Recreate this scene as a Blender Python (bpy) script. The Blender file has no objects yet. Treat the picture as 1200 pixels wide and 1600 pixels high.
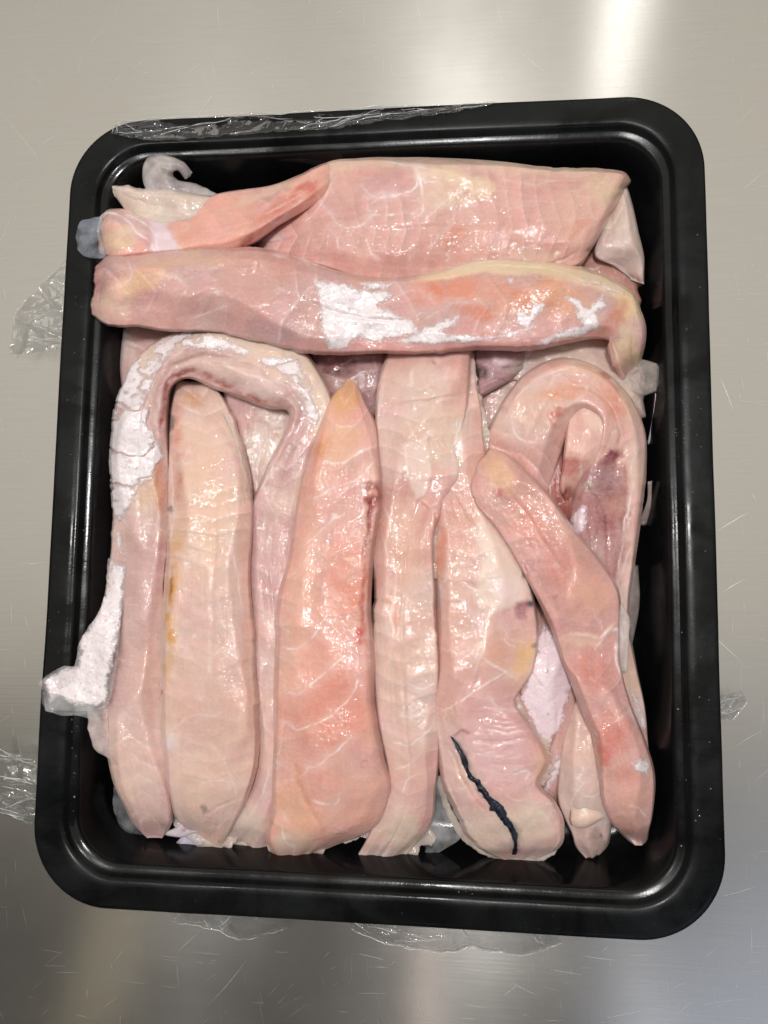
import bpy, math
import numpy as np
from mathutils import Matrix, Vector

rng = np.random.default_rng(7)
scene = bpy.context.scene
COL = scene.collection

# ------------------------------------------------------------------ camera
CAM_POS = np.array([0.03654, -0.03624, 0.33321])
CAM_ROT = np.array([[0.994743, -0.00338, 0.102343], [0.013573, 0.994988, -0.09907], [-0.101495, 0.099938, 0.989804]])
cam_data = bpy.data.cameras.new("camera")
cam_data.sensor_fit = 'HORIZONTAL'
cam_data.sensor_width = 36.0
cam_data.lens = 36.0
cam_data.clip_start = 0.01
cam_data.clip_end = 20
cam = bpy.data.objects.new("camera", cam_data)
COL.objects.link(cam)
m4 = Matrix(CAM_ROT.tolist()).to_4x4()
m4.translation = Vector(CAM_POS.tolist())
cam.matrix_world = m4
scene.camera = cam

# ------------------------------------------------------------------ world, lamps, exposure
world = bpy.data.worlds.new("World")
scene.world = world
world.use_nodes = True
bg = world.node_tree.nodes["Background"]
bg.inputs[0].default_value = (1.0, 0.92, 0.86, 1)
bg.inputs[1].default_value = 0.08


def area_lamp(name, loc, target, size, size_y, power, color):
    d = bpy.data.lights.new(name, 'AREA')
    d.shape = 'RECTANGLE'
    d.size, d.size_y = size, size_y
    d.energy = power
    d.color = color
    o = bpy.data.objects.new(name, d)
    COL.objects.link(o)
    o.location = loc
    o.rotation_euler = (Vector(target) - Vector(loc)).to_track_quat('-Z', 'Y').to_euler()
    return o


# ceiling lamps of the work room
area_lamp("ceiling_panel_far", (-0.15, 0.95, 1.55), (-0.15, 0.9, 0), 3.0, 2.6, 20.0, (1.0, 0.945, 0.84))
area_lamp("ceiling_lamp_key", (0.04, 0.12, 1.40), (0, 0, 0), 0.15, 0.15, 10.0, (1.0, 0.985, 0.97))
area_lamp("ceiling_lamp_side", (-0.45, 0.05, 1.3), (0, 0, 0), 0.10, 0.10, 2.4, (1.0, 0.985, 0.97))
area_lamp("tube_far_white", (0.42, 1.40, 1.40), (0.1, 0.2, 0), 0.07, 0.5, 0.55, (1.0, 0.985, 0.97))
area_lamp("tube_near_white", (0.41, -0.90, 1.40), (0.1, -0.2, 0), 0.07, 0.3, 0.05, (1.0, 0.98, 0.96))
area_lamp("ceiling_panel_near", (0.7, -1.1, 1.5), (0, 0, 0), 0.7, 0.6, 1.4, (0.72, 0.81, 1.0))
area_lamp("tube_near_pink", (-0.04, -0.92, 1.40), (0.0, -0.2, 0), 0.03, 0.2, 0.05, (1.0, 0.75, 0.62))
area_lamp("tube_near_yellow", (-0.74, -0.84, 1.40), (-0.1, -0.2, 0), 0.04, 0.2, 0.06, (1.0, 0.86, 0.55))

vs = scene.view_settings
vs.view_transform = 'Standard'
vs.look = 'None'
vs.exposure = 0.0
vs.gamma = 1.0
vs.use_curve_mapping = False
scene.cycles.use_denoising = True

# ------------------------------------------------------------------ helpers


def unproject(px, py, z_mm):
    """Point at height z (mm above the table) on the sight line of a place in the photograph."""
    px = np.asarray(px, float); py = np.asarray(py, float)
    z = np.asarray(z_mm, float) * 0.001
    d = np.stack([(px - 600) / 1200, -(py - 800) / 1200, -np.ones_like(px)], -1) @ CAM_ROT.T
    s = (z - CAM_POS[2]) / d[..., 2]
    return CAM_POS + d * s[..., None]


def project(P):
    c = (P - CAM_POS) @ CAM_ROT
    return np.stack([600 + 1200 * c[..., 0] / -c[..., 2], 800 - 1200 * c[..., 1] / -c[..., 2]], -1)


def _hash(i, j, k, seed):
    n = (i * 374761393 + j * 668265263 + k * 2147483647 + seed * 974634777) & 0xFFFFFFFF
    n = ((n ^ (n >> 13)) * 1274126177) & 0xFFFFFFFF
    n = ((n ^ (n >> 16)) * 2246822519) & 0xFFFFFFFF
    return ((n ^ (n >> 15)) & 0xFFFFFF) / float(0xFFFFFF) * 2 - 1


def vnoise(P, seed=0):
    P = np.asarray(P, float)
    f = np.floor(P); t = P - f; t = t * t * t * (t * (t * 6 - 15) + 10)
    f = f.astype(np.int64)
    out = 0
    for a in (0, 1):
        for b in (0, 1):
            for c in (0, 1):
                w = (t[..., 0] if a else 1 - t[..., 0]) * (t[..., 1] if b else 1 - t[..., 1]) * (t[..., 2] if c else 1 - t[..., 2])
                out = out + w * _hash(f[..., 0] + a, f[..., 1] + b, f[..., 2] + c, seed)
    return out


_ROT = np.array(Matrix.Rotation(0.9, 3, Vector((0.3, 0.45, 0.84)).normalized()))


def fbm(P, octaves=3, seed=0, gain=0.5):
    s, a, n = 0, 1.0, 0
    P = np.asarray(P, float) @ _ROT
    for o in range(octaves):
        s = s + a * vnoise(P * (2.03 ** o) + 17.3 * o, seed + o)
        P = P @ _ROT
        n += a; a *= gain
    return s / n


def n2(XY, scale, octaves=2, seed=0):
    return fbm(np.concatenate([XY / scale, np.zeros(XY.shape[:-1] + (1,))], -1), octaves, seed)


def lin(c):
    c = np.asarray(c, float) / 255.0
    return np.where(c <= 0.04045, c / 12.92, ((c + 0.055) / 1.055) ** 2.4)


def seg_dist(XY, pts):
    """distance to a polyline and the position along it (0..1)"""
    pts = np.asarray(pts, float)
    best = np.full(XY.shape[:-1], 1e9); along = np.zeros(XY.shape[:-1])
    n = len(pts) - 1
    for i in range(n):
        a, b = pts[i], pts[i + 1]
        ab = b - a
        t = np.clip(((XY - a) @ ab) / max(ab @ ab, 1e-9), 0, 1)
        d = np.linalg.norm(XY - a - t[..., None] * ab, axis=-1)
        m = d < best
        best = np.where(m, d, best); along = np.where(m, (i + t) / n, along)
    return best, along


def poly_field(XY, poly):
    """signed distance, positive inside"""
    poly = np.asarray(poly, float)
    d, _ = seg_dist(XY, np.vstack([poly, poly[:1]]))
    ins = np.zeros(XY.shape[:-1], bool)
    x, y = XY[..., 0], XY[..., 1]
    j = len(poly) - 1
    for i in range(len(poly)):
        xi, yi = poly[i]; xj, yj = poly[j]
        c = ((yi > y) != (yj > y)) & (x < (xj - xi) * (y - yi) / (yj - yi + 1e-12) + xi)
        ins ^= c; j = i
    return np.where(ins, d, -d)


def smooth01(x, a, b):
    t = np.clip((x - a) / (b - a), 0, 1)
    return t * t * (3 - 2 * t)


def catmull(keys, tk, t):
    keys = np.asarray(keys, float)
    n = len(tk)
    # finite-difference tangents, limited
    m = np.zeros_like(keys)
    for i in range(n):
        if i == 0: m[i] = (keys[1] - keys[0]) / (tk[1] - tk[0])
        elif i == n - 1: m[i] = (keys[-1] - keys[-2]) / (tk[-1] - tk[-2])
        else:
            d0 = (keys[i] - keys[i - 1]) / (tk[i] - tk[i - 1]); d1 = (keys[i + 1] - keys[i]) / (tk[i + 1] - tk[i])
            w = (tk[i] - tk[i - 1]) / (tk[i + 1] - tk[i - 1])
            m[i] = d0 * (1 - w) + d1 * w
    idx = np.clip(np.searchsorted(tk, t, side='right') - 1, 0, n - 2)
    h = (tk[idx + 1] - tk[idx]); s = (t - tk[idx]) / h
    s = s[:, None]; h = h[:, None]
    return ((2 * s**3 - 3 * s**2 + 1) * keys[idx] + (s**3 - 2 * s**2 + s) * h * m[idx]
            + (-2 * s**3 + 3 * s**2) * keys[idx + 1] + (s**3 - s**2) * h * m[idx + 1])


def new_mesh_object(name, verts, faces, mat, parent=None, origin=None, colors=None, smooth=True, uv=None):
    verts = np.asarray(verts, float)
    if parent is not None:
        origin = np.array(parent["_origin"])
    elif origin is None:
        c = (verts.max(0) + verts.min(0)) / 2
        origin = np.array([c[0], c[1], verts[:, 2].min()])
    me = bpy.data.meshes.new(name)
    fa = faces if isinstance(faces, list) else faces.tolist()
    me.from_pydata((verts - origin).tolist(), [], fa)
    if smooth:
        me.polygons.foreach_set("use_smooth", np.ones(len(me.polygons), bool))
    if colors is not None:
        at = me.color_attributes.new("tint", 'FLOAT_COLOR', 'POINT')
        c4 = np.concatenate([colors, np.ones((len(colors), 1))], 1)
        at.data.foreach_set("color", c4.astype(np.float32).ravel())
    if uv is not None:
        lay = me.uv_layers.new(name="UVMap")
        li = np.zeros(len(me.loops), np.int32); me.loops.foreach_get("vertex_index", li)
        lay.data.foreach_set("uv", uv[li].astype(np.float32).ravel())
    me.materials.append(mat)
    me.update()
    o = bpy.data.objects.new(name, me)
    COL.objects.link(o)
    if parent is not None:
        o.parent = parent
    else:
        o.location = origin.tolist()
        o["_origin"] = origin.tolist()
    return o


def tag(o, label=None, category=None, group=None, kind=None):
    if label: o["label"] = label
    if category: o["category"] = category
    if group: o["group"] = group
    if kind: o["kind"] = kind
    return o


# ------------------------------------------------------------------ materials


def material(name):
    m = bpy.data.materials.new(name)
    m.use_nodes = True
    nt = m.node_tree
    return m, nt, nt.nodes["Principled BSDF"], nt.nodes["Material Output"]


def N(nt, typ, **kw):
    n = nt.nodes.new(typ)
    for k, v in kw.items():
        if k.startswith("i_"):
            n.inputs[k[2:].replace("_", " ")].default_value = v
        else:
            setattr(n, k, v)
    return n


def ramp(nt, fac, stops, interp='LINEAR'):
    r = nt.nodes.new('ShaderNodeValToRGB')
    r.color_ramp.interpolation = interp
    e = r.color_ramp.elements
    while len(e) < len(stops): e.new(0.5)
    for el, (p, c) in zip(e, stops):
        el.position = p
        el.color = (c, c, c, 1) if np.isscalar(c) else (*c, 1)
    nt.links.new(fac, r.inputs[0])
    return r.outputs[0]


def mapped_noise(nt, scale, detail=2, vec_scale=(1, 1, 1), rough=0.5, rot=(0, 0, 0), coord='Object', distortion=0):
    tc = N(nt, 'ShaderNodeTexCoord')
    mp = N(nt, 'ShaderNodeMapping')
    mp.inputs['Scale'].default_value = vec_scale
    mp.inputs['Rotation'].default_value = rot
    nt.links.new(tc.outputs[coord], mp.inputs[0])
    nz = N(nt, 'ShaderNodeTexNoise', i_Scale=scale, i_Detail=detail, i_Roughness=rough, i_Distortion=distortion)
    nt.links.new(mp.outputs[0], nz.inputs['Vector'])
    return nz.outputs['Fac']


def math_node(nt, op, a, b=None, clamp=False):
    n = N(nt, 'ShaderNodeMath', operation=op)
    n.use_clamp = clamp
    for i, v in enumerate((a, b)):
        if v is None: continue
        if isinstance(v, (int, float)): n.inputs[i].default_value = v
        else: nt.links.new(v, n.inputs[i])
    return n.outputs[0]


def mix_color(nt, fac, a, b, mode='MIX'):
    n = N(nt, 'ShaderNodeMix', data_type='RGBA', blend_type=mode)
    for i, v in ((0, fac), (6, a), (7, b)):
        if isinstance(v, (int, float)): n.inputs[i].default_value = v
        elif isinstance(v, tuple): n.inputs[i].default_value = v
        else: nt.links.new(v, n.inputs[i])
    return n.outputs[2]


def bump(nt, height, strength, dist, normal=None):
    b = N(nt, 'ShaderNodeBump', i_Strength=strength, i_Distance=dist)
    nt.links.new(height, b.inputs['Height'])
    if normal is not None: nt.links.new(normal, b.inputs['Normal'])
    return b.outputs[0]


# raw fish flesh: colour comes from the tint painted on the mesh, wet glossy film on top
def make_flesh(name, sss=0.6, alpha=1.0, coat=0.6, wet=1.0):
    m, nt, p, out = material(name)
    at = N(nt, 'ShaderNodeAttribute', attribute_name="tint")
    big = mapped_noise(nt, 110, 3)
    fine = mapped_noise(nt, 900, 2)
    fib = mapped_noise(nt, 300, 3, (0.25, 1.6, 1), rot=(0, 0, 0.5), distortion=0.6)
    c = mix_color(nt, ramp(nt, big, [(0.35, 0.0), (0.7, 0.35)]), at.outputs['Color'], (0.93, 0.86, 0.80, 1), 'MULTIPLY')
    c = mix_color(nt, ramp(nt, fib, [(0.55, 0.0), (0.75, 0.14)]), c, (0.90, 0.76, 0.70, 1))
    c = mix_color(nt, ramp(nt, fine, [(0.45, 0.0), (0.75, 0.12)]), c, (0.95, 0.86, 0.82, 1))
    nt.links.new(c, p.inputs['Base Color'])
    p.inputs['Subsurface Weight'].default_value = sss
    p.inputs['Subsurface Radius'].default_value = (1.0, 0.5, 0.4)
    p.inputs['Subsurface Scale'].default_value = 0.0024
    p.inputs['IOR'].default_value = 1.4
    p.inputs['Specular IOR Level'].default_value = 0.35
    r = ramp(nt, mapped_noise(nt, 160, 3), [(0.35, 0.32), (0.7, 0.52)])
    nt.links.new(r, p.inputs['Roughness'])
    p.inputs['Coat Weight'].default_value = coat
    p.inputs['Coat Roughness'].default_value = 0.09
    p.inputs['Coat IOR'].default_value = 1.5
    # wet film beaded into tiny domes: each bead mirrors the lamps, thickest in wet patches
    tcv = N(nt, 'ShaderNodeTexCoord')
    vor = N(nt, 'ShaderNodeTexVoronoi', feature='F1', i_Scale=640.0)
    nt.links.new(tcv.outputs['Object'], vor.inputs['Vector'])
    dome = math_node(nt, 'SUBTRACT', 1.0, math_node(nt, 'MULTIPLY', vor.outputs['Distance'], vor.outputs['Distance']))
    wetmask = ramp(nt, mapped_noise(nt, 75, 4, rough=0.6), [(0.44, 0.12), (0.62, 1.0)])
    hgt = math_node(nt, 'MULTIPLY', dome, wetmask)
    nb = bump(nt, mapped_noise(nt, 200, 3), 0.05, 0.0012)
    nb = bump(nt, fib, 0.07, 0.0005, nb)
    nb2 = bump(nt, hgt, 0.5 * wet, 0.00016, nb)
    nt.links.new(nb2, p.inputs['Normal'])
    hg2 = math_node(nt, 'ADD', hgt, math_node(nt, 'MULTIPLY', mapped_noise(nt, 1100, 1), 0.35))
    nt.links.new(ramp(nt, mapped_noise(nt, 48, 4, rough=0.6), [(0.40, coat * 0.35), (0.62, min(1.0, coat * 1.35))]), p.inputs['Coat Weight'])
    cb = bump(nt, hg2, 1.0 * wet, 0.00034, nb)
    nt.links.new(cb, p.inputs['Coat Normal'])
    if alpha < 1:
        tr = N(nt, 'ShaderNodeBsdfTransparent')
        mx = N(nt, 'ShaderNodeMixShader')
        am = mapped_noise(nt, 150, 4)
        nt.links.new(ramp(nt, am, [(0.3, max(alpha - 0.22, 0.04)), (0.7, min(alpha + 0.22, 1))]), mx.inputs[0])
        nt.links.new(tr.outputs[0], mx.inputs[1]); nt.links.new(p.outputs[0], mx.inputs[2])
        nt.links.new(mx.outputs[0], out.inputs[0])
    return m


M_FLESH = make_flesh("fish_flesh")
M_THIN = make_flesh("thin_flesh", sss=0.2, alpha=0.52, coat=0.8)
M_MEMBRANE = make_flesh("clear_membrane", sss=0.1, alpha=0.12, coat=0.6)


def make_skin(name, white, stain, stain_lo=0.56, coat=0.5):
    m, nt, p, out = material(name)
    a = mapped_noise(nt, 170, 4, rough=0.65)
    b = mapped_noise(nt, 520, 3, rough=0.6)
    c = mix_color(nt, ramp(nt, a, [(0.35, 0.0), (0.7, 0.7)]), (*lin(white), 1), (*lin((230, 212, 215)), 1))
    c = mix_color(nt, ramp(nt, b, [(stain_lo, 0.0), (stain_lo + 0.16, 0.75)]), c, (*lin(stain), 1))
    nt.links.new(c, p.inputs['Base Color'])
    p.inputs['Roughness'].default_value = 0.5
    p.inputs['Coat Weight'].default_value = coat
    p.inputs['Coat Roughness'].default_value = 0.15
    p.inputs['Subsurface Weight'].default_value = 0.1
    p.inputs['Subsurface Scale'].default_value = 0.002
    vor = N(nt, 'ShaderNodeTexVoronoi', feature='DISTANCE_TO_EDGE', i_Scale=300.0)
    tc = N(nt, 'ShaderNodeTexCoord')
    nt.links.new(tc.outputs['Object'], vor.inputs['Vector'])
    at = N(nt, 'ShaderNodeAttribute', attribute_name="tint")          # red channel: how far in from the torn edge
    sx = N(nt, 'ShaderNodeSeparateColor'); nt.links.new(at.outputs['Color'], sx.inputs[0])
    fe = math_node(nt, 'ADD', sx.outputs[0], math_node(nt, 'MULTIPLY', math_node(nt, 'SUBTRACT', b, 0.5), 1.1))
    trn = N(nt, 'ShaderNodeBsdfTransparent'); mxs = N(nt, 'ShaderNodeMixShader')
    nt.links.new(ramp(nt, fe, [(0.02, 0.15), (0.45, 0.97)]), mxs.inputs[0])
    nt.links.new(trn.outputs[0], mxs.inputs[1]); nt.links.new(p.outputs[0], mxs.inputs[2]); nt.links.new(mxs.outputs[0], out.inputs[0])
    n1 = bump(nt, b, 0.3, 0.0008)
    n2_ = bump(nt, ramp(nt, vor.outputs[0], [(0, 0.0), (0.08, 1.0)]), 0.12, 0.0003, n1)
    nt.links.new(n2_, p.inputs['Normal'])
    return m


M_SKIN = make_skin("white_belly_skin", (244, 236, 238), (208, 174, 170), 0.56)
M_SKIN_DIRTY = make_skin("pinkish_skin", (236, 214, 222), (150, 110, 112), 0.63)

m, nt, p, out = material("dark_lining")
c = mix_color(nt, ramp(nt, mapped_noise(nt, 500, 3), [(0.4, 0.0), (0.65, 1.0)]), (0.006, 0.008, 0.014, 1), (0.03, 0.038, 0.062, 1))
nt.links.new(c, p.inputs['Base Color'])
p.inputs['Roughness'].default_value = 0.3
nt.links.new(bump(nt, mapped_noise(nt, 500, 3), 0.8, 0.001), p.inputs['Normal'])
M_DARK = m


def make_plastic(name, spec=0.22, lo=0.10, hi=0.40):
    m, nt, p, out = material(name)
    sm = mapped_noise(nt, 28, 4, (1, 1, 1), rough=0.6, distortion=0.8)
    streak = mapped_noise(nt, 60, 3, (0.35, 1.8, 1), rot=(0, 0, 0.25))
    speck = mapped_noise(nt, 1500, 1)
    c = mix_color(nt, ramp(nt, sm, [(0.4, 0.0), (0.7, 1.0)]), (0.0035, 0.0038, 0.0042, 1), (0.0085, 0.0095, 0.0105, 1))
    c = mix_color(nt, ramp(nt, speck, [(0.77, 0.0), (0.82, 0.5)]), c, (0.16, 0.17, 0.18, 1))
    nt.links.new(c, p.inputs['Base Color'])
    nt.links.new(ramp(nt, math_node(nt, 'ADD', math_node(nt, 'MULTIPLY', sm, 0.6), math_node(nt, 'MULTIPLY', streak, 0.4)),
                      [(0.38, lo), (0.52, lo * .4 + hi * .6), (0.65, hi)]), p.inputs['Roughness'])
    p.inputs['IOR'].default_value = 1.40
    p.inputs['Specular IOR Level'].default_value = spec
    nb = bump(nt, mapped_noise(nt, 45, 2), 0.15, 0.002)
    nb = bump(nt, mapped_noise(nt, 900, 2), 0.06, 0.0004, nb)
    nt.links.new(nb, p.inputs['Normal'])
    return m


M_PLASTIC = make_plastic("black_plastic")
M_WETPLASTIC = make_plastic("wet_black_plastic", 0.34, 0.08, 0.30)


def make_steel():
    m, nt, p, out = material("brushed_steel")
    p.inputs['Metallic'].default_value = 1.0
    brush = mapped_noise(nt, 900, 3, (0.035, 1, 1))        # fine brushing along x
    brush2 = mapped_noise(nt, 1000, 2, (1, 0.05, 1))       # worn cross marks
    cloud = mapped_noise(nt, 7, 4, rough=0.6)
    c = mix_color(nt, cloud, (0.50, 0.48, 0.45, 1), (0.58, 0.57, 0.545, 1))
    c = mix_color(nt, ramp(nt, brush, [(0.35, 0.0), (0.65, 0.12)]), c, (0.42, 0.41, 0.39, 1))
    height = math_node(nt, 'ADD', math_node(nt, 'MULTIPLY', brush, 0.9), math_node(nt, 'MULTIPLY', brush2, 0.1))
    nt.links.new(c, p.inputs['Base Color'])
    nt.links.new(ramp(nt, cloud, [(0.3, 0.19), (0.7, 0.25)]), p.inputs['Roughness'])
    p.inputs['Anisotropic'].default_value = 0.9
    p.inputs['Anisotropic Rotation'].default_value = 0.25
    tg = N(nt, 'ShaderNodeTangent', direction_type='UV_MAP')
    tg.uv_map = "UVMap"
    nt.links.new(tg.outputs[0], p.inputs['Tangent'])
    nt.links.new(bump(nt, height, 0.05, 0.0004), p.inputs['Normal'])
    return m


M_STEEL = make_steel()

m, nt, p, out = material("scratch_metal")
p.inputs['Metallic'].default_value = 1.0
p.inputs['Base Color'].default_value = (0.80, 0.78, 0.75, 1)
p.inputs['Roughness'].default_value = 0.5
M_SCRATCH = m


def make_film():
    m, nt, p, out = material("cling_film")
    gl = N(nt, 'ShaderNodeBsdfGlossy', i_Roughness=0.06)
    gl.inputs['Color'].default_value = (1, 1, 1, 1)
    df = N(nt, 'ShaderNodeBsdfDiffuse')
    df.inputs['Color'].default_value = (0.75, 0.77, 0.78, 1)
    tr = N(nt, 'ShaderNodeBsdfTransparent')
    tr.inputs['Color'].default_value = (0.96, 0.965, 0.97, 1)
    lw = N(nt, 'ShaderNodeLayerWeight', i_Blend=0.35)
    nb = bump(nt, mapped_noise(nt, 260, 4, (1, 0.35, 1), rot=(0, 0, 0.6)), 0.45, 0.002)
    nt.links.new(nb, gl.inputs['Normal'])
    nt.links.new(nb, lw.inputs['Normal'])
    m1 = N(nt, 'ShaderNodeMixShader')
    nt.links.new(math_node(nt, 'ADD', math_node(nt, 'MULTIPLY', lw.outputs['Facing'], 0.5), 0.10, True), m1.inputs[0])
    nt.links.new(tr.outputs[0], m1.inputs[1]); nt.links.new(gl.outputs[0], m1.inputs[2])
    m2 = N(nt, 'ShaderNodeMixShader')
    m2.inputs[0].default_value = 0.03
    nt.links.new(m1.outputs[0], m2.inputs[1]); nt.links.new(df.outputs[0], m2.inputs[2])
    nt.links.new(m2.outputs[0], out.inputs[0])
    return m


M_FILM = make_film()

m, nt, p, out = material("film_crease")
p.inputs['Base Color'].default_value = (0.85, 0.87, 0.88, 1)
p.inputs['Roughness'].default_value = 0.12
p.inputs['Specular IOR Level'].default_value = 0.9
trc = N(nt, 'ShaderNodeBsdfTransparent')
mxc = N(nt, 'ShaderNodeMixShader')
nt.links.new(ramp(nt, mapped_noise(nt, 120, 3), [(0.40, 0.05), (0.62, 0.8)]), mxc.inputs[0])
nt.links.new(trc.outputs[0], mxc.inputs[1]); nt.links.new(p.outputs[0], mxc.inputs[2]); nt.links.new(mxc.outputs[0], out.inputs[0])
M_CREASE = m

m, nt, p, out = material("water_drop")
p.inputs['Base Color'].default_value = (0.9, 0.92, 0.93, 1)
p.inputs['Roughness'].default_value = 0.04
p.inputs['Transmission Weight'].default_value = 0.85
p.inputs['IOR'].default_value = 1.33
M_WATER = m

# ------------------------------------------------------------------ the steel table
S = 1.2
table = new_mesh_object("steel_table", np.array([[-S, -S, 0], [S, -S, 0], [S, S, 0], [-S, S, 0]]), [(0, 1, 2, 3)], M_STEEL,
                        origin=np.zeros(3), smooth=False, uv=np.array([[0, 0], [1, 0], [1, 1], [0, 1]], float))
tag(table, kind="structure")

# scratches worn into the steel: thin raised burrs, real slivers of metal
sv, sf = [], []


def scratch(px0, py0, px1, py1, w, bend=0.0, n=6):
    a = unproject(px0, py0, 0); b = unproject(px1, py1, 0)
    d = (b - a)[:2]; L = np.linalg.norm(d); nrm = np.array([-d[1], d[0]]) / L
    base = len(sv)
    for i in range(n + 1):
        t = i / n
        q = a[:2] + d * t + nrm * (bend * L * math.sin(math.pi * t))
        ww = w * math.sin(math.pi * min(max(t, 0.06), 0.94)) * 0.5
        sv.append((*(q - nrm * ww), 0.00002)); sv.append((*q, 0.000024)); sv.append((*(q + nrm * ww), 0.00002))
    for i in range(n):
        k = base + 3 * i
        sf.append((k, k + 3, k + 4, k + 1)); sf.append((k + 1, k + 4, k + 5, k + 2))


for s in ((0, 175, 68, 258, .00030), (60, 230, 105, 200, .0002), (35, 105, 55, 128, .0002), (92, 1290, 118, 1322, .0002), (118, 118, 132, 78, .00025),
          (175, 28, 192, 0, .0003), (340, 0, 345, 55, .0003), (308, 182, 342, 136, .0003), (325, 85, 340, 130, .0002), (30, 90, 80, 150, .0002),
          (812, 80, 858, 118, .00035), (770, 105, 790, 128, .00025), (650, 0, 660, 38, .0003), (775, 0, 785, 40, .0003), (700, 60, 705, 110, .0002),
          (1110, 990, 1160, 1035, .0003), (1130, 925, 1165, 905, .0003), (1125, 590, 1145, 640, .00025), (1120, 830, 1170, 800, .0003),
          (1172, 1440, 1174, 1500, .0003), (910, 1493, 960, 1500, .0003), (1130, 1400, 1180, 1385, .00025), (275, 1490, 312, 1455, .00028),
          (325, 1570, 385, 1500, .00028), (800, 1535, 840, 1555, .00025), (860, 1515, 910, 1523, .00025), (950, 1590, 1000, 1580, .00025),
          (1100, 1570, 1160, 1562, .00025), (560, 1490, 600, 1500, .0002), (0, 380, 20, 330, .0002), (20, 60, 60, 20, .0002), (1155, 300, 1200, 262, .00025),
          (1140, 205, 1190, 150, .0002), (1060, 90, 1120, 50, .0002), (930, 70, 990, 20, .0002)):
    scratch(*s[:4], s[4] * .38, rng.uniform(-.03, .03))
for i in range(1500):
    x, y = rng.uniform(-40, 1240), rng.uniform(-40, 1640)
    if 40 < x < 1140 and 140 < y < 1480: continue
    ang = rng.choice([rng.normal(1.5, 0.12), rng.normal(1.45, 0.12), rng.normal(-0.65, 0.12), rng.normal(0.05, 0.1)])
    L = rng.uniform(8, 55)
    scratch(x, y, x + L * math.cos(ang), y + L * math.sin(ang), rng.uniform(.00002, .00005) * (1.6 if i % 12 == 0 else 1), rng.uniform(-.02, .02), 2)
sc_o = new_mesh_object("scratches", np.array(sv), sf, M_SCRATCH, parent=table, smooth=False)
tag(sc_o, kind="stuff")

# ------------------------------------------------------------------ the black tray
TW, TH, RIM = 0.260, 0.260 * 1.2295, 0.038


def rounded_loop(inset, z, radius, n_c=20, n_s=22):
    w, h = TW / 2 - inset, TH / 2 - inset
    pts = []
    r = max(radius, 0.004)
    cs = [(w - r, h - r, 0), (-w + r, h - r, 90), (-w + r, -h + r, 180), (w - r, -h + r, 270)]
    for k, (cx, cy, a0) in enumerate(cs):
        for i in range(n_c + 1):
            a = math.radians(a0 + 90 * i / n_c)
            pts.append((cx + r * math.cos(a), cy + r * math.sin(a), z))
        nx, ny, na = cs[(k + 1) % 4]
        p0 = np.array(pts[-1]); a = math.radians(na)
        p1 = np.array((nx + r * math.cos(a), ny + r * math.sin(a), z))
        for i in range(1, n_s):
            pts.append(tuple(p0 + (p1 - p0) * i / n_s))
    return np.array(pts)


def tray_sheet(name, profile, mat, parent=None, cap_last=False):
    loops = []
    for ins, z in profile:
        lp = rounded_loop(ins * .001, z * .001, 0.031 - ins * .00075)
        wob = n2(lp[:, :2], 0.06, 2, 5)
        lp[:, 2] += wob * 0.0005 * min(1, z / 30)
        d = lp[:, :2] / np.linalg.norm(lp[:, :2], axis=1, keepdims=True)
        lp[:, :2] += d * (n2(lp[:, :2] * 1.0, 0.03, 2, 9) * 0.00025)[:, None]
        loops.append(lp)
    V = np.concatenate(loops); n = len(loops[0]); F = []
    for k in range(len(loops) - 1):
        for i in range(n):
            j = (i + 1) % n
            F.append((k * n + i, k * n + j, (k + 1) * n + j, (k + 1) * n + i))
    if cap_last:
        F.append(tuple(range((len(loops) - 1) * n, len(loops) * n)))
    return new_mesh_object(name, V, F, mat, parent=parent, origin=None if parent else np.zeros(3))


basin_prof = [(13.2, 35.6), (14.2, 35.2), (15.2, 35.0), (16.0, 34.4), (16.6, 33.0), (18.2, 24), (20.0, 14), (21.6, 7), (23.2, 4.2), (26, 3.0), (30, 2.6), (45, 2.5), (60, 2.5), (90, 2.5), (110, 2.5)]
under_prof = [(111, 0.5), (60, 0.4), (26, 0.6), (22.0, 2.8), (19.5, 8), (15.5, 24), (12.0, 33.5), (9, 36.2)]
tray = tray_sheet("food_tray", basin_prof, M_WETPLASTIC, cap_last=True)
tag(tray, "black plastic food tray with rounded corners, piled with raw fillets", "tray")
rim = tray_sheet("rim", [(9, 36.2), (1.2, 36.2), (0.5, 35.2), (0.0, 35.0), (-0.1, 36.0), (0.0, 37.2), (0.25, 37.8), (0.8, 38.0), (2, 38.0), (5, 38.05), (8, 38.0), (10.2, 37.9), (11.2, 37.5), (12.0, 36.8), (12.6, 36.0), (13.2, 35.6)], M_PLASTIC, tray)
outer = tray_sheet("underside", under_prof, M_PLASTIC, tray, False)

# ------------------------------------------------------------------ fillets
FLESH = {
    'pink': (218, 169, 158), 'rose': (210, 158, 150), 'pale': (220, 190, 179), 'cream': (230, 196, 174),
    'grey': (204, 182, 172), 'mauve': (202, 164, 160), 'salmon': (228, 170, 153),
}
WHITE = (250, 236, 234)


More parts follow.
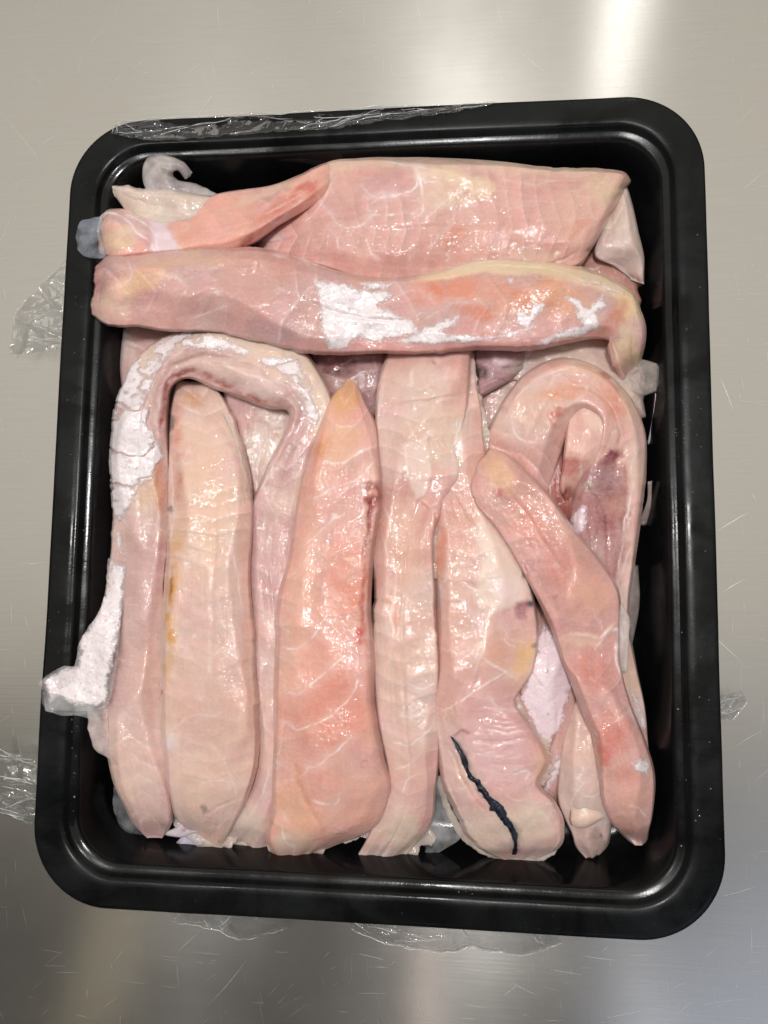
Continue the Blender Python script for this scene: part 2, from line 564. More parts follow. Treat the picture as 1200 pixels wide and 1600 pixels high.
class Fillet:
    """A piece of flesh lofted between two edge lines: rows of
    (left x, left y, right x, right y, edge height mm, bulge mm)."""

    def __init__(self, name, label, category, rows, base, alt=None, mat=None, parent=None, group=None,
                 cap=(0.08, 0.08), rag=1.5, exp=0.6, depth=8.0, lump=0.6, fine=0.05, res=0.55, flake=0.30, torn=False, end_rag=(8.0, 18.0), sat=1.0, ops=(), seed=1, skew=0.0, flat_end=(0.0, 0.0), shape=None):
        rows = np.array(rows, float)
        mid = np.stack([(rows[:, 0] + rows[:, 2]) / 2, (rows[:, 1] + rows[:, 3]) / 2], 1)
        dl = np.maximum(np.linalg.norm(np.diff(mid, axis=0), axis=1), 0.5 * np.linalg.norm(np.diff(rows[:, :2], axis=0), axis=1))
        tk = np.concatenate([[0], np.cumsum(np.maximum(dl, 4))])
        tk /= tk[-1]
        length_mm = np.maximum(dl, 4).sum() * 0.245
        wid = np.linalg.norm(rows[:, :2] - rows[:, 2:4], axis=1).max() * 0.245
        nu = int(np.clip(length_mm / res, 14, 620)); nv = int(np.clip(wid * 1.2 / res, 10, 200))
        exp = exp * 0.68
        u = np.linspace(0, 1, nu)
        K = catmull(rows, tk, u)
        Lp, Rp, ze, h = K[:, :2].copy(), K[:, 2:4].copy(), K[:, 4], np.maximum(K[:, 5], 0.3)
        big_ = smooth01(h, 5, 9)
        ze = ze + 0.44 * h * big_; h = h * (1 - 0.44 * big_); rag = rag * (2.0 if depth > 5 else 1.3); depth = depth + 5 if depth > 5 else depth
        if depth > 5:
            sd_ = (Rp - Lp) / (np.linalg.norm(Rp - Lp, axis=1, keepdims=True) + 1e-6)
            Lp = Lp - sd_ * 2.0; Rp = Rp + sd_ * 2.0
        # ragged, cut edges
        sd = seed * 13.7
        for E_, s in ((Lp, 1.0), (Rp, -1.0)):
            side = (Rp - Lp) / (np.linalg.norm(Rp - Lp, axis=1, keepdims=True) + 1e-6)
            q = np.stack([u * length_mm / 7.0 + sd, np.full(nu, s * 5.1), np.full(nu, sd)], 1)
            gate = smooth01(vnoise(q * 0.21 + 7.7, seed + 2), -0.1, 0.6)
            low_ = 0.4 if torn else 0.8
            if torn: gate = 2.2 + 0 * gate
            a = (low_ * vnoise(q * 0.33, seed + 1) + 0.55 * gate * fbm(q * (2.6 if torn else 1.7), 3, seed, 0.62)) * rag * np.clip(np.linalg.norm(K[:, :2] - K[:, 2:4], axis=1) / 40, 0.15, 1)
            E_ += side * (a * s)[:, None]
        c0, c1 = cap
        capf = np.ones(nu)
        if c0 > 0: capf *= np.sqrt(np.clip(1 - np.clip(1 - u / c0, 0, 1) ** 2, 0.0, 1)) * (1 - flat_end[0]) + flat_end[0]
        if c1 > 0: capf *= np.sqrt(np.clip(1 - np.clip(1 - (1 - u) / c1, 0, 1) ** 2, 0.0, 1)) * (1 - flat_end[1]) + flat_end[1]
        th = np.linspace(0, math.pi, nv)
        t = -np.cos(th)
        wv = (t + 1) / 2
        prof = np.abs(np.sin(th)) ** exp
        # cut fillets are faceted: a sloping top face, two bevels and steep sides, softly joined
        def wander(k, lo, hi, wl=38.0):
            q_ = np.stack([u * length_mm / wl + sd + k * 3.3, np.full(nu, sd * .7 + k), np.zeros(nu)], 1)
            return (lo + (hi - lo) * (0.5 + 0.75 * vnoise(q_, seed + 200 + k)))[:, None]
        T_ = t[None]
        planes = [1.0 + wander(0, -.16, .16) * T_, wander(1, .28, .72) + wander(2, .5, 1.9) * (T_ + 1), wander(3, .28, .72) + wander(4, .5, 1.9) * (1 - T_), (T_ + 1) * 8.0, (1 - T_) * 8.0]
        kk = 26.0
        facet = -np.log(sum(np.exp(-kk * p_) for p_ in planes)) / kk
        facet = np.clip(facet, 0, None)
        prof = 0.9 * facet + 0.1 * prof[None]
        if depth < 5: prof = np.broadcast_to((np.abs(np.sin(th)) ** exp)[None], (nu, nv))
        px = Lp[:, None, 0] * (1 - wv) + Rp[:, None, 0] * wv
        py = Lp[:, None, 1] * (1 - wv) + Rp[:, None, 1] * wv
        z = ze[:, None] + (h * capf)[:, None] * prof
        # flatter, uneven fillet back instead of a tube
        lm = np.broadcast_to(u[:, None] * length_mm, z.shape); tt = np.broadcast_to(t[None], z.shape)
        qn = np.stack([lm / 30.0 + sd, tt * 1.1 + sd, np.full(z.shape, sd * .3)], -1)
        z = z + (h * capf)[:, None] * prof * (0.20 * fbm(qn, 2, seed + 77) + 0.10 * tt * vnoise(qn * .6, seed + 78))
        # torn ends
        axis0 = (K[min(6, nu - 1), :2] + K[min(6, nu - 1), 2:4] - K[0, :2] - K[0, 2:4]) / 2; axis0 /= np.linalg.norm(axis0) + 1e-9
        axis1 = (K[-1, :2] + K[-1, 2:4] - K[-min(7, nu), :2] - K[-min(7, nu), 2:4]) / 2; axis1 /= np.linalg.norm(axis1) + 1e-9
        wpx = np.linalg.norm(K[:, :2] - K[:, 2:4], axis=1)
        for ax, en, amp, ww in ((axis0, np.exp(-(u * length_mm / 7.0) ** 2), end_rag[0], wpx[0]), (axis1, np.exp(-((1 - u) * length_mm / 7.0) ** 2), end_rag[1], wpx[-1])):
            e = fbm(np.stack([wv * max(ww, 25) / 30.0 + sd, np.full(nv, sd), np.zeros(nv)], 1), 3, seed + 80, 0.65)
            px = px + en[:, None] * (e * amp)[None] * ax[0]
            py = py + en[:, None] * (e * amp)[None] * ax[1]
        UV = np.stack([np.broadcast_to(u[:, None] * length_mm, z.shape), np.broadcast_to(t[None], z.shape)], -1)
        if shape is not None:
            z = z + shape(u[:, None], t[None]) * capf[:, None]
        PX = np.stack([px, py], -1)
        soft = np.clip(prof * capf[:, None], 0, 1.2) ** 0.5
        # relief
        P0 = unproject(px, py, z) * 1000.0
        z = z + soft * (lump * fbm(P0 / 17.0, 2, seed) * 1.6 + 0.45 * lump * fbm(P0 / 6.0, 2, seed + 5) + fine * fbm(P0 / 2.2, 2, seed + 9))
        # tint
        c0_, c1_ = lin(FLESH.get(base) if isinstance(base, str) else base), lin(FLESH[alt] if isinstance(alt, str) else (alt if alt is not None else FLESH.get(base)))
        k = smooth01(fbm(P0 / 26.0, 3, seed + 21), -0.35, 0.35)[..., None]
        C = c0_ * (1 - k) + c1_ * k
        C = C * (1 + 0.06 * fbm(P0 / 3.0, 3, seed + 31))[..., None]
        hv = fbm(P0 / 8.0, 3, seed + 33)[..., None]; hv2 = fbm(P0 / 12.0, 3, seed + 34)[..., None]
        C = C * (1 + hv * np.array([0.02, -0.07, -0.02])) * (1 + hv2 * np.array([0.02, 0.01, -0.07])) * np.array([1.0, 1.0, 1.02])
        # muscle flakes: low steps with a pale seam, bent into chevrons about a wandering midline
        mid_t = 0.25 * vnoise(np.stack([lm / 60.0, np.full(z.shape, sd), np.zeros(z.shape)], -1), seed + 82)
        ph = lm / (9.0 + 3 * math.sin(seed)) + 0.85 * np.abs(tt - mid_t) ** 0.8 + 0.55 * fbm(P0 / 20.0, 2, seed + 83)
        fr = ph - np.floor(ph)
        show = smooth01(fbm(P0 / 22.0, 2, seed + 84), -0.15, 0.45) * soft
        z = z + flake * (fr - 0.5) * show * 0.9
        bandv = _hash(np.floor(ph).astype(np.int64), np.int64(seed), np.int64(3), 5)
        C = C * (1 + (0.06 * bandv + 0.22 * (fr - 0.5)) * (0.35 + 0.65 * show) * min(1.0, flake * 4.5))[..., None]
        seam = np.exp(-(np.minimum(fr, 1 - fr) / 0.045) ** 2) * show * min(1.0, flake * 2.0)
        C = C * (1 - 0.55 * seam[..., None]) + lin(WHITE) * 0.55 * seam[..., None]
        gro = np.exp(-((tt - mid_t) / 0.05) ** 2) * soft * smooth01(vnoise(np.stack([lm / 35.0, np.full(z.shape, sd + 3), np.zeros(z.shape)], -1), seed + 85), -.2, .5)
        z = z - 0.55 * gro * min(1.0, h.max() / 12)
        # fibre seams (pale connective lines), following the flake direction
        warp = np.stack([n2(PX, 26, 2, seed + 40), n2(PX, 26, 2, seed + 41)], -1) * 7 + np.stack([n2(PX, 7, 2, seed + 42), n2(PX, 7, 2, seed + 43)], -1) * 2.2
        W = PX + warp
        # muscle grain along the piece, and the milky cast of raw fish
        gq = np.stack([lm / 7.0 + n2(PX, 40, 2, seed + 87), tt * wid / 2.2 + 0.8 * n2(PX, 30, 2, seed + 88), np.full(z.shape, sd)], -1)
        g_ = vnoise(gq, seed + 86) + 0.7 * vnoise(gq * np.array([1.3, 2.1, 1.0]), seed + 89)
        C = C * (1 + (0.040 * g_ * min(1.0, flake * 4.5)))[..., None]
        z = z + 0.05 * g_ * soft * min(1.0, flake * 4.5)
        # branching pale sinews and a few hair-fine blood vessels
        W2 = PX + warp * 1.6
        for sc_, wd, gt, col_, st in ((60, .012, .08, WHITE, .42), (34, .016, .15, WHITE, .32), (48, .011, .30, (176, 84, 76), .5)):
            nn = n2(W2, sc_, 2, seed + 90 + sc_)
            gate = smooth01(n2(PX, 55, 2, seed + 95 + sc_), gt, gt + .25) * soft
            fl = np.exp(-(nn / wd) ** 2) * gate * st * (1.0 if flake > 0 else 0.0)
            C = C * (1 - fl[..., None]) + lin(col_) * fl[..., None]
            z = z + 0.10 * fl
        for op in ops:
            kind = op[0]
            if kind == 'line':      # ('line', pts, width, colour, strength, depth mm)
                _, pts, w, col, s, dep = op
                if len(pts) > 2:
                    pa = np.array(pts, float); tk_ = np.concatenate([[0], np.cumsum(np.linalg.norm(np.diff(pa, axis=0), axis=1))])
                    pts = catmull(pa, tk_ / tk_[-1], np.linspace(0, 1, 5 * (len(pts) - 1) + 1))
                d, al = seg_dist(PX + warp * min(1.0, 0.25 + w / 14), pts)
                taper = np.clip(np.minimum(al, 1 - al) * 6 + 0.25, 0, 1)
                f = np.exp(-(d / (w * 0.42)) ** 2 * 1.0) * taper * np.clip(0.7 + 0.9 * n2(PX, 14, 3, seed + 50), 0.08, 1)
                if s > 0.3 and w < 5 and sum(col) > 660:      # milky tissue spreading from the seam
                    f = np.maximum(f, 0.22 * np.exp(-(d / (w * 2.6)) ** 2) * taper * np.clip(0.6 + n2(PX, 22, 2, seed + 51), 0, 1))
                fs = np.clip(f * s * 1.1, 0, 0.95)[..., None]
                C = C * (1 - fs) + lin(col) * fs
                z = z + dep * f
            elif kind == 'blob':    # ('blob', cx, cy, rx, ry, angle, colour, strength, lift mm)
                _, cx, cy, rx, ry, an, col, s, dep = op
                a = math.radians(an); q = PX + warp * 1.4 - [cx, cy]
                X = q[..., 0] * math.cos(a) + q[..., 1] * math.sin(a); Y = -q[..., 0] * math.sin(a) + q[..., 1] * math.cos(a)
                f = smooth01(1.25 - np.sqrt((X / rx) ** 2 + (Y / ry) ** 2), 0, 0.85) * np.clip(0.85 + 0.5 * n2(PX, 11, 3, seed + 60), 0, 1.1)
                f = np.clip(f * s * 1.18, 0, 1)
                C = C * (1 - f[..., None]) + lin(col) * f[..., None]
                z = z + dep * f
            elif kind == 'patch':   # ('patch', polygon, colour, strength, softness, raggedness, lift mm)
                _, poly, col, s, so, rg, dep = op
                fd = poly_field(PX, poly) + rg * (n2(PX, 16, 4, seed + 70) * 1.4)
                f = smooth01(fd, -so, so) * s
                C = C * (1 - f[..., None]) + lin(col) * f[..., None]
                z = z + dep * smooth01(fd, -so, so)
        lum = (C * np.array([.3, .55, .15])).sum(-1, keepdims=True)
        C = lum + (C - lum) * sat
        if flake > 0: C = C * 0.95 + lin((226, 204, 194)) * 0.05
        # thin edges let the light through: paler and greyer flesh there
        ed = smooth01(np.abs(tt), 0.86, 1.0)[..., None] * 0.15
        C = C * (1 - ed) + (lum * np.array([1.0, .97, .95])) * ed
        C = np.clip(C, 0.002, 0.95)
        top = unproject(px, py, z)
        # keep height displacement vertical in space: rebuild from the undisplaced edge line
        self.top, self.PX, self.nu, self.nv, self.z = top, PX, nu, nv, z
        # underside ring
        nb = 9
        thb = np.linspace(0, math.pi, nb + 2)[1:-1]
        tb = np.cos(thb); wb = (tb + 1) / 2
        bx = Lp[:, None, 0] * (1 - wb) + Rp[:, None, 0] * wb
        by = Lp[:, None, 1] * (1 - wb) + Rp[:, None, 1] * wb
        bz = ze[:, None] - (np.clip(depth, 0, None) * capf)[:, None] * (np.sin(thb) ** 0.8)[None]
        bz = np.maximum(bz, 3.2 if depth > 3 else 0.6)
        bot = unproject(bx, by, bz)
        ring = np.concatenate([top, bot], 1)
        nr = nv + nb
        V = ring.reshape(-1, 3)
        idx = np.arange(nu * nr).reshape(nu, nr)
        a = idx[:-1]; b = idx[1:]
        F = np.stack([a, np.roll(a, -1, 1), np.roll(b, -1, 1), b], -1).reshape(-1, 4)
        F = F[:, ::-1].tolist()
        F.append(idx[0].tolist()); F.append(idx[-1][::-1].tolist())
        cb = np.repeat(C[:, [0]], nb, 1) * 0.5 + np.repeat(C[:, [-1]], nb, 1) * 0.5
        CC = np.concatenate([C, cb], 1).reshape(-1, 3)
        self.obj = new_mesh_object(name, V, F, mat or M_FLESH, parent=parent, colors=CC)
        if parent is None:
            tag(self.obj, label, category, group)
        elif label:
            tag(self.obj, label)
        self.seed = seed

    def skin(self, poly, mat=None, rag=6.0, holes=0.0, lift=0.28, name="skin_patch", seed=3, up=2, cracks=0.0):
        """ragged thin sheet of skin left on the surface inside a traced outline"""
        nu, nv = self.nu, self.nv
        x0, y0 = np.min(poly, 0) - 14; x1, y1 = np.max(poly, 0) + 14
        m = (self.PX[..., 0] > x0) & (self.PX[..., 0] < x1) & (self.PX[..., 1] > y0) & (self.PX[..., 1] < y1)
        ii = np.where(m.any(1))[0]; jj = np.where(m.any(0))[0]
        if len(ii) < 3 or len(jj) < 3: return None
        i0, i1, j0, j1 = ii[0], ii[-1], jj[0], jj[-1]
        T = self.top[i0:i1 + 1, j0:j1 + 1]; Q = self.PX[i0:i1 + 1, j0:j1 + 1]

        def ups(A):
            n, mm = A.shape[:2]
            gi = np.linspace(0, n - 1, (n - 1) * up + 1); gj = np.linspace(0, mm - 1, (mm - 1) * up + 1)
            a = np.clip(gi.astype(int), 0, n - 2); fa = (gi - a)[:, None, None]
            b = np.clip(gj.astype(int), 0, mm - 2); fb = (gj - b)[None, :, None]
            return (A[a][:, b] * (1 - fa) * (1 - fb) + A[a + 1][:, b] * fa * (1 - fb) + A[a][:, b + 1] * (1 - fa) * fb + A[a + 1][:, b + 1] * fa * fb)
        T = ups(T); Q = ups(Q)
        dU = np.gradient(T, axis=0); dV = np.gradient(T, axis=1)
        nrm = np.cross(dU, dV); nrm /= np.linalg.norm(nrm, axis=-1, keepdims=True) + 1e-12
        if nrm[..., 2].mean() < 0: nrm = -nrm
        fld = poly_field(Q, np.array(poly, float)) + rag * (n2(Q, 20, 4, seed) * 1.5 + 0.5 * n2(Q, 5, 2, seed + 4))
        if holes > 0:
            hn = n2(Q, 9, 2, seed + 8)
            fld = np.minimum(fld, (0.62 - holes * 0.5 - hn) * 12)
        if cracks > 0:
            cn = np.abs(n2(Q * np.array([1.0, 1.4]), 46, 3, seed + 11))
            fld = np.minimum(fld, (cn - 0.02 * cracks) * 60)
        thick = np.clip(fld / 3.0, 0, 1) * 0.5 + 0.5
        wr = n2(Q, 9, 3, seed + 15) * 0.22
        Pt = T + nrm * ((lift * thick + wr)[..., None] * 0.001)
        Pb = T - nrm * 0.00012
        n, mm = fld.shape
        vid, vt, faces, edges = {}, [], [], {}
        flat = fld.ravel(); Pf = Pt.reshape(-1, 3); Bf = Pb.reshape(-1, 3)
        vb, fe = [], []

        def vert(a):
            k = (a, a)
            if k not in vid:
                vid[k] = len(vt); vt.append(Pf[a]); vb.append(Bf[a]); fe.append(min(flat[a] / 14.0, 1.0))
            return vid[k]

        def cut(a, b):
            k = (min(a, b), max(a, b))
            if k not in vid:
                s = flat[a] / (flat[a] - flat[b])
                vid[k] = len(vt); vt.append(Bf[a] + (Bf[b] - Bf[a]) * s + (Pf[a] - Bf[a]) * 0.75); vb.append(Bf[a] + (Bf[b] - Bf[a]) * s); fe.append(0.0)
            return vid[k]
        pos = fld > 0
        any_ = pos[:-1, :-1] | pos[1:, :-1] | pos[:-1, 1:] | pos[1:, 1:]
        rim = []
        for i, j in zip(*np.where(any_)):
            a = i * mm + j; b = a + 1; c = a + mm + 1; d = a + mm
            for tri in ((a, b, c), (a, c, d)):
                s = [flat[q] > 0 for q in tri]
                if all(s):
                    faces.append([vert(q) for q in tri]); continue
                if not any(s): continue
                poly_ = []; cuts = []
                for q in range(3):
                    p_, r_ = tri[q], tri[(q + 1) % 3]
                    if flat[p_] > 0: poly_.append(vert(p_))
                    if (flat[p_] > 0) != (flat[r_] > 0):
                        w = cut(p_, r_); poly_.append(w); cuts.append(w)
                if len(poly_) >= 3: faces.append(poly_)
                if len(cuts) == 2: rim.append(cuts)
        if not faces: return None
        nvt = len(vt)
        lower = {}
        allv = list(vt)
        for a, b in rim:
            for q in (a, b):
                if q not in lower:
                    lower[q] = len(allv); allv.append(vb[q]); fe.append(0.0)
            faces.append([a, b, lower[b], lower[a]])
        o = new_mesh_object(name, np.array(allv), faces, mat or M_SKIN, parent=self.obj if self.obj.parent is None else self.obj.parent,
                            colors=np.repeat(np.array(fe)[:, None], 3, 1))
        return o


LN = lambda pts, w=3.0, s=0.7, col=WHITE, dep=0.12: ('line', pts, w, col, s, dep)
BL = lambda cx, cy, rx, ry, an, col, s=0.7, dep=0.0: ('blob', cx, cy, rx, ry, an, col, s, dep)
RED = (168, 62, 52); ORANGE = (222, 140, 96); YEL = (226, 190, 128); PURPLE = (140, 88, 98)

# ---- deep pieces glimpsed between the others
Fillet("fish_fillet", "greyish fillet lying deep under the left end of the second fillet from the top", "fish fillet",
       [(205, 470, 300, 470, 18, 9), (195, 520, 290, 520, 18, 9), (190, 575, 280, 575, 18, 9), (195, 640, 270, 640, 16, 8)], 'grey', 'mauve', seed=2, group="pieces deep in the tray")
Fillet("fish_fillet", "dull pink fillet lying deep inside the arch of the bent left fillet", "fish fillet",
       [(340, 560, 480, 570, 20, 7), (350, 620, 480, 640, 20, 8), (360, 700, 470, 710, 19, 8), (370, 790, 450, 800, 18, 8), (380, 880, 440, 890, 14, 6)], 'mauve', 'grey', seed=3, group="pieces deep in the tray",
       ops=[BL(428, 655, 26, 18, 20, (214, 196, 188), .7, 1.2), LN([(405, 650), (430, 662), (450, 648)], 2.5, .6)])
Fillet("fish_scrap", "dark purple bloody scrap showing above the pointed middle fillet", "fish scrap",
       [(480, 520, 622, 520, 22, 8), (490, 560, 610, 556, 23, 9), (500, 600, 600, 600, 23, 9), (500, 650, 600, 660, 20, 7)], (168, 132, 132), (146, 104, 106), seed=4,
       ops=[BL(530, 572, 30, 18, 10, (104, 34, 34), .85, -1.5), BL(512, 556, 22, 12, 0, (120, 46, 44), .7, -1), LN([(510, 585), (530, 582), (548, 575)], 6, .7, (120, 118, 112)), LN([(585, 560), (590, 590), (584, 612)], 5, .7, (226, 212, 214)),
            LN([(560, 570), (566, 610)], 7, .5, (206, 190, 196))])
Fillet("fish_scrap", "purple and silver scrap of skin beside the upper right edge of the torn wide fillet", "fish scrap",
       [(735, 530, 745, 622, 24, 8), (775, 528, 772, 606, 25, 9), (815, 534, 800, 592, 24, 8), (850, 545, 828, 575, 22, 5)], (176, 138, 142), (150, 112, 118), seed=5,
       ops=[BL(782, 562, 22, 12, 20, (230, 206, 214), .8, .6), BL(808, 575, 16, 10, -30, (160, 158, 148), .8, .4), BL(745, 580, 14, 12, 0, (60, 44, 40), .8, -1.5), LN([(755, 556), (790, 575), (820, 568)], 3, .7, (96, 62, 62), -.4),
            LN([(760, 595), (780, 590), (795, 598)], 3, .6, (110, 60, 56), -.3)])
Fillet("fish_fillet", "pale narrow piece half hidden left of the curled right fillet", "fish fillet",
       [(752, 585, 850, 570, 18, 8), (748, 630, 830, 620, 18, 8), (748, 690, 800, 680, 17, 7), (760, 760, 800, 760, 14, 6)], 'grey', 'mauve', seed=6, group="pieces deep in the tray")
Fillet("fish_fillet", "yellowish pale fillet behind the top of the curled right fillet", "fish fillet",
       [(800, 500, 790, 590, 24, 8), (860, 498, 850, 600, 24, 9), (920, 500, 920, 610, 23, 9), (975, 530, 980, 650, 21, 8), (1010, 590, 1000, 680, 18, 5)], 'cream', 'grey', seed=7, group="pieces deep in the tray",
       ops=[LN([(850, 525), (900, 540), (960, 575)], 4, .4, (206, 176, 120)), LN([(868, 532), (884, 545)], 6, .8, (232, 220, 204))])
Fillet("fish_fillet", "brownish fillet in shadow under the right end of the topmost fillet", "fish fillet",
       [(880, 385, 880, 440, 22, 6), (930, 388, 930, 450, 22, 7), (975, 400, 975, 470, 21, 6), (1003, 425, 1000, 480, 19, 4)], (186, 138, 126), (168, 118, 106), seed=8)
Fillet("fish_fillet", "greyish piece deep beside the lower right tray wall", "fish fillet",
       [(975, 870, 998, 885, 14, 4), (968, 940, 1000, 945, 14, 4), (965, 1000, 990, 1000, 12, 3), (965, 1040, 982, 1040, 10, 3)], (178, 162, 158), (164, 146, 142), mat=M_THIN, seed=9, depth=3)

# ---- top row
FA = Fillet("fish_fillet", "topmost broad pink fillet with a pale fatty patch and white veins", "fish fillet",
    [(396, 371, 397, 388, 28, 4), (430, 352, 432, 401, 28, 9), (468, 318, 475, 411, 28, 14), (505, 262, 520, 426, 27, 19), (560, 248, 560, 437, 26, 22), (640, 247, 640, 440, 26, 22), (720, 250, 715, 432, 26, 21), (800, 256, 790, 425, 26, 21), (885, 265, 862, 418, 26, 20), (942, 268, 908, 411, 27, 18), (970, 276, 930, 382, 28, 14), (978, 292, 955, 345, 29, 7)],
    'pink', 'rose', cap=(.05, .05), rag=3.0, exp=0.62, seed=11, lump=.9,
    ops=[('patch', [(440, 240), (1000, 240), (1000, 268), (900, 275), (700, 262), (560, 262), (500, 285)], (226, 200, 176), .6, 10, 5, 0),
         BL(745, 290, 34, 18, 15, (232, 208, 176), .85, .4), BL(700, 300, 46, 34, 10, (228, 204, 180), .55, .2), BL(690, 270, 50, 14, 5, (230, 206, 176), .7, .3),
         BL(950, 295, 40, 32, 30, (224, 198, 170), .75, .3), BL(900, 330, 60, 45, 0, (222, 182, 158), .5), BL(600, 295, 60, 34, 0, (206, 158, 160), .55, -.5),
         BL(560, 360, 60, 34, 10, (214, 168, 160), .5), BL(710, 372, 16, 26, 30, (206, 128, 100), .55), BL(905, 355, 28, 10, -35, (206, 140, 118), .6, -.3),
         BL(420, 372, 26, 14, 0, (206, 190, 196), .7), BL(830, 400, 50, 14, 0, (214, 184, 166), .6), BL(640, 410, 70, 18, 0, (208, 150, 138), .5),
         ('line', [(432, 352), (500, 345), (560, 335), (640, 336)], 8, (200, 146, 142), .35, -.9),
         LN([(563, 290), (580, 305), (620, 306), (650, 290), (655, 270), (630, 252)], 3.4, .9), LN([(575, 320), (600, 308), (640, 305)], 3, .8), LN([(655, 262), (660, 300), (656, 335), (640, 345)], 4, .85),
         LN([(656, 335), (600, 335), (570, 338)], 3, .8), LN([(640, 345), (615, 370)], 3, .75), LN([(680, 320), (706, 325), (708, 345), (695, 362)], 2.8, .7), LN([(570, 370), (580, 395), (590, 410)], 3, .6),
         LN([(505, 320), (530, 350), (555, 355), (590, 330)], 3, .75), LN([(512, 352), (525, 375), (530, 402)], 3, .6), LN([(500, 268), (512, 285), (502, 320), (470, 352)], 4, .7, (238, 216, 222)),
         LN([(640, 250), (660, 278), (690, 290)], 4, .8), LN([(780, 280), (820, 290), (870, 280)], 3.5, .45), LN([(660, 345), (720, 300), (760, 300)], 3.5, .55), LN([(640, 398), (642, 420)], 3, .5),
         LN([(600, 252), (640, 258), (700, 268)], 3, .7), LN([(905, 388), (870, 408), (830, 415)], 4, .5, (150, 100, 88), -.5), BL(872, 394, 7, 6, 0, (240, 225, 210), .8, .5), BL(928, 384, 10, 5, -30, (96, 78, 54), .7)])
Fillet("thin_edge", None, None, [(428, 300, 432, 320, 26, 1.0), (470, 274, 490, 300, 27, 2.0), (510, 252, 540, 275, 27, 2.5), (556, 241, 590, 262, 27, 3), (600, 243, 640, 262, 27, 3)], (206, 190, 186), (196, 182, 180), mat=M_THIN, parent=FA.obj, depth=1, rag=4, seed=12)
F1 = Fillet("fish_fillet", "narrow orange-pink fillet strip at upper left with bloodshot crease and membrane-covered end", "fish fillet",
    [(149, 342, 149, 396, 29, 8), (168, 331, 172, 402, 29, 14), (205, 330, 215, 402, 29, 15), (250, 345, 255, 400, 29, 14), (292, 332, 300, 400, 29, 15), (338, 308, 362, 398, 30, 15), (385, 297, 398, 376, 30, 15), (425, 290, 432, 350, 31, 14), (470, 272, 480, 325, 32, 13), (505, 255, 522, 300, 31, 10), (532, 249, 545, 276, 29, 5)],
    'pink', 'salmon', cap=(.05, .04), rag=3, exp=.7, seed=13, lump=.7,
    ops=[BL(185, 372, 40, 24, 0, (224, 194, 164), .8), BL(440, 320, 60, 12, -35, (206, 110, 86), .65), BL(480, 295, 22, 14, -50, (202, 104, 84), .6), BL(385, 380, 18, 8, -50, RED, .7, -.6),
         BL(300, 372, 40, 30, 0, (224, 164, 146), .6), BL(290, 390, 60, 12, 0, (222, 172, 150), .5), BL(420, 300, 70, 8, -18, (226, 192, 172), .7),
         ('patch', [(160, 335), (190, 330), (225, 345), (250, 360), (240, 395), (222, 380), (205, 355)], (196, 152, 154), .7, 5, 4, .1),
         ('patch', [(236, 345), (255, 345), (275, 375), (285, 395), (240, 395)], (226, 212, 226), .75, 6, 5, .2),
         LN([(150, 345), (175, 332), (200, 345), (215, 365), (235, 378), (240, 398)], 4, .9), LN([(222, 345), (240, 365), (246, 395)], 4, .85), LN([(195, 335), (230, 350)], 3, .7), LN([(255, 355), (275, 380), (290, 395)], 3, .6),
         LN([(425, 352), (440, 340), (450, 330)], 4, .7, (232, 216, 230))])
Fillet("clear_membrane", None, None, [(118, 372, 122, 388, 40, .5), (124, 352, 132, 396, 40, .7), (138, 346, 146, 402, 40.5, .9), (158, 342, 166, 404, 40, 1)], (176, 188, 202), (160, 172, 186), mat=M_MEMBRANE, parent=F1.obj, depth=.2, rag=9, seed=14, lump=.5,
    ops=[LN([(122, 374), (140, 368), (155, 368)], 3, .8, (226, 236, 246)), LN([(124, 386), (140, 380), (152, 388)], 2.5, .7, (226, 236, 246))])
FB = Fillet("fish_scrap", "thin pale flap behind the left end of the upper fillets", "fish scrap",
    [(172, 290, 178, 304, 34, 2), (195, 289, 200, 330, 34, 6), (235, 296, 232, 348, 33, 8), (280, 300, 275, 360, 32, 9), (330, 303, 335, 350, 30, 8), (370, 300, 380, 345, 27, 5)],
    'grey', (214, 196, 182), rag=4, seed=15, exp=.9, lump=1.0, ops=[LN([(185, 300), (230, 318), (290, 325)], 4, .4, (196, 168, 156), -.6), LN([(180, 292), (230, 298), (280, 302)], 3, .5), LN([(210, 325), (260, 335), (300, 335)], 3, .35)])
FB2 = Fillet("fish_scrap", "small curled translucent scrap near the upper left tray corner", "fish scrap",
    [(350, 305, 325, 332, 28, 3), (302, 286, 275, 322, 30, 4), (276, 280, 232, 300, 33, 4), (270, 273, 224, 274, 35, 4), (270, 268, 231, 248, 37, 4), (274, 266, 254, 243, 37, 3), (281, 269, 284, 252, 35, 3), (290, 281, 301, 270, 32, 2)],
    (206, 198, 198), (216, 206, 202), mat=M_THIN, rag=3, seed=16, depth=1.5, exp=.9, ops=[LN([(262, 262), (258, 280), (275, 300)], 4, .7), LN([(235, 250), (255, 256), (285, 258)], 4, .6), LN([(250, 268), (240, 290)], 3, .4, (180, 166, 166))])
FD = Fillet("fish_scrap", "thin pale flap hanging below the right end of the topmost fillet", "fish scrap",
    [(975, 284, 950, 322, 30, 3), (988, 322, 938, 366, 30, 7), (998, 360, 932, 398, 29, 8), (1008, 404, 962, 416, 28, 6), (1006, 444, 988, 438, 26, 2)],
    (218, 196, 184), 'grey', rag=3, seed=17, exp=.9, ops=[LN([(935, 402), (962, 414), (990, 436)], 4, .8), LN([(985, 340), (975, 390), (985, 425)], 5, .3, (228, 216, 210)), LN([(960, 335), (950, 375)], 5, .4, (190, 150, 140), -.4)])

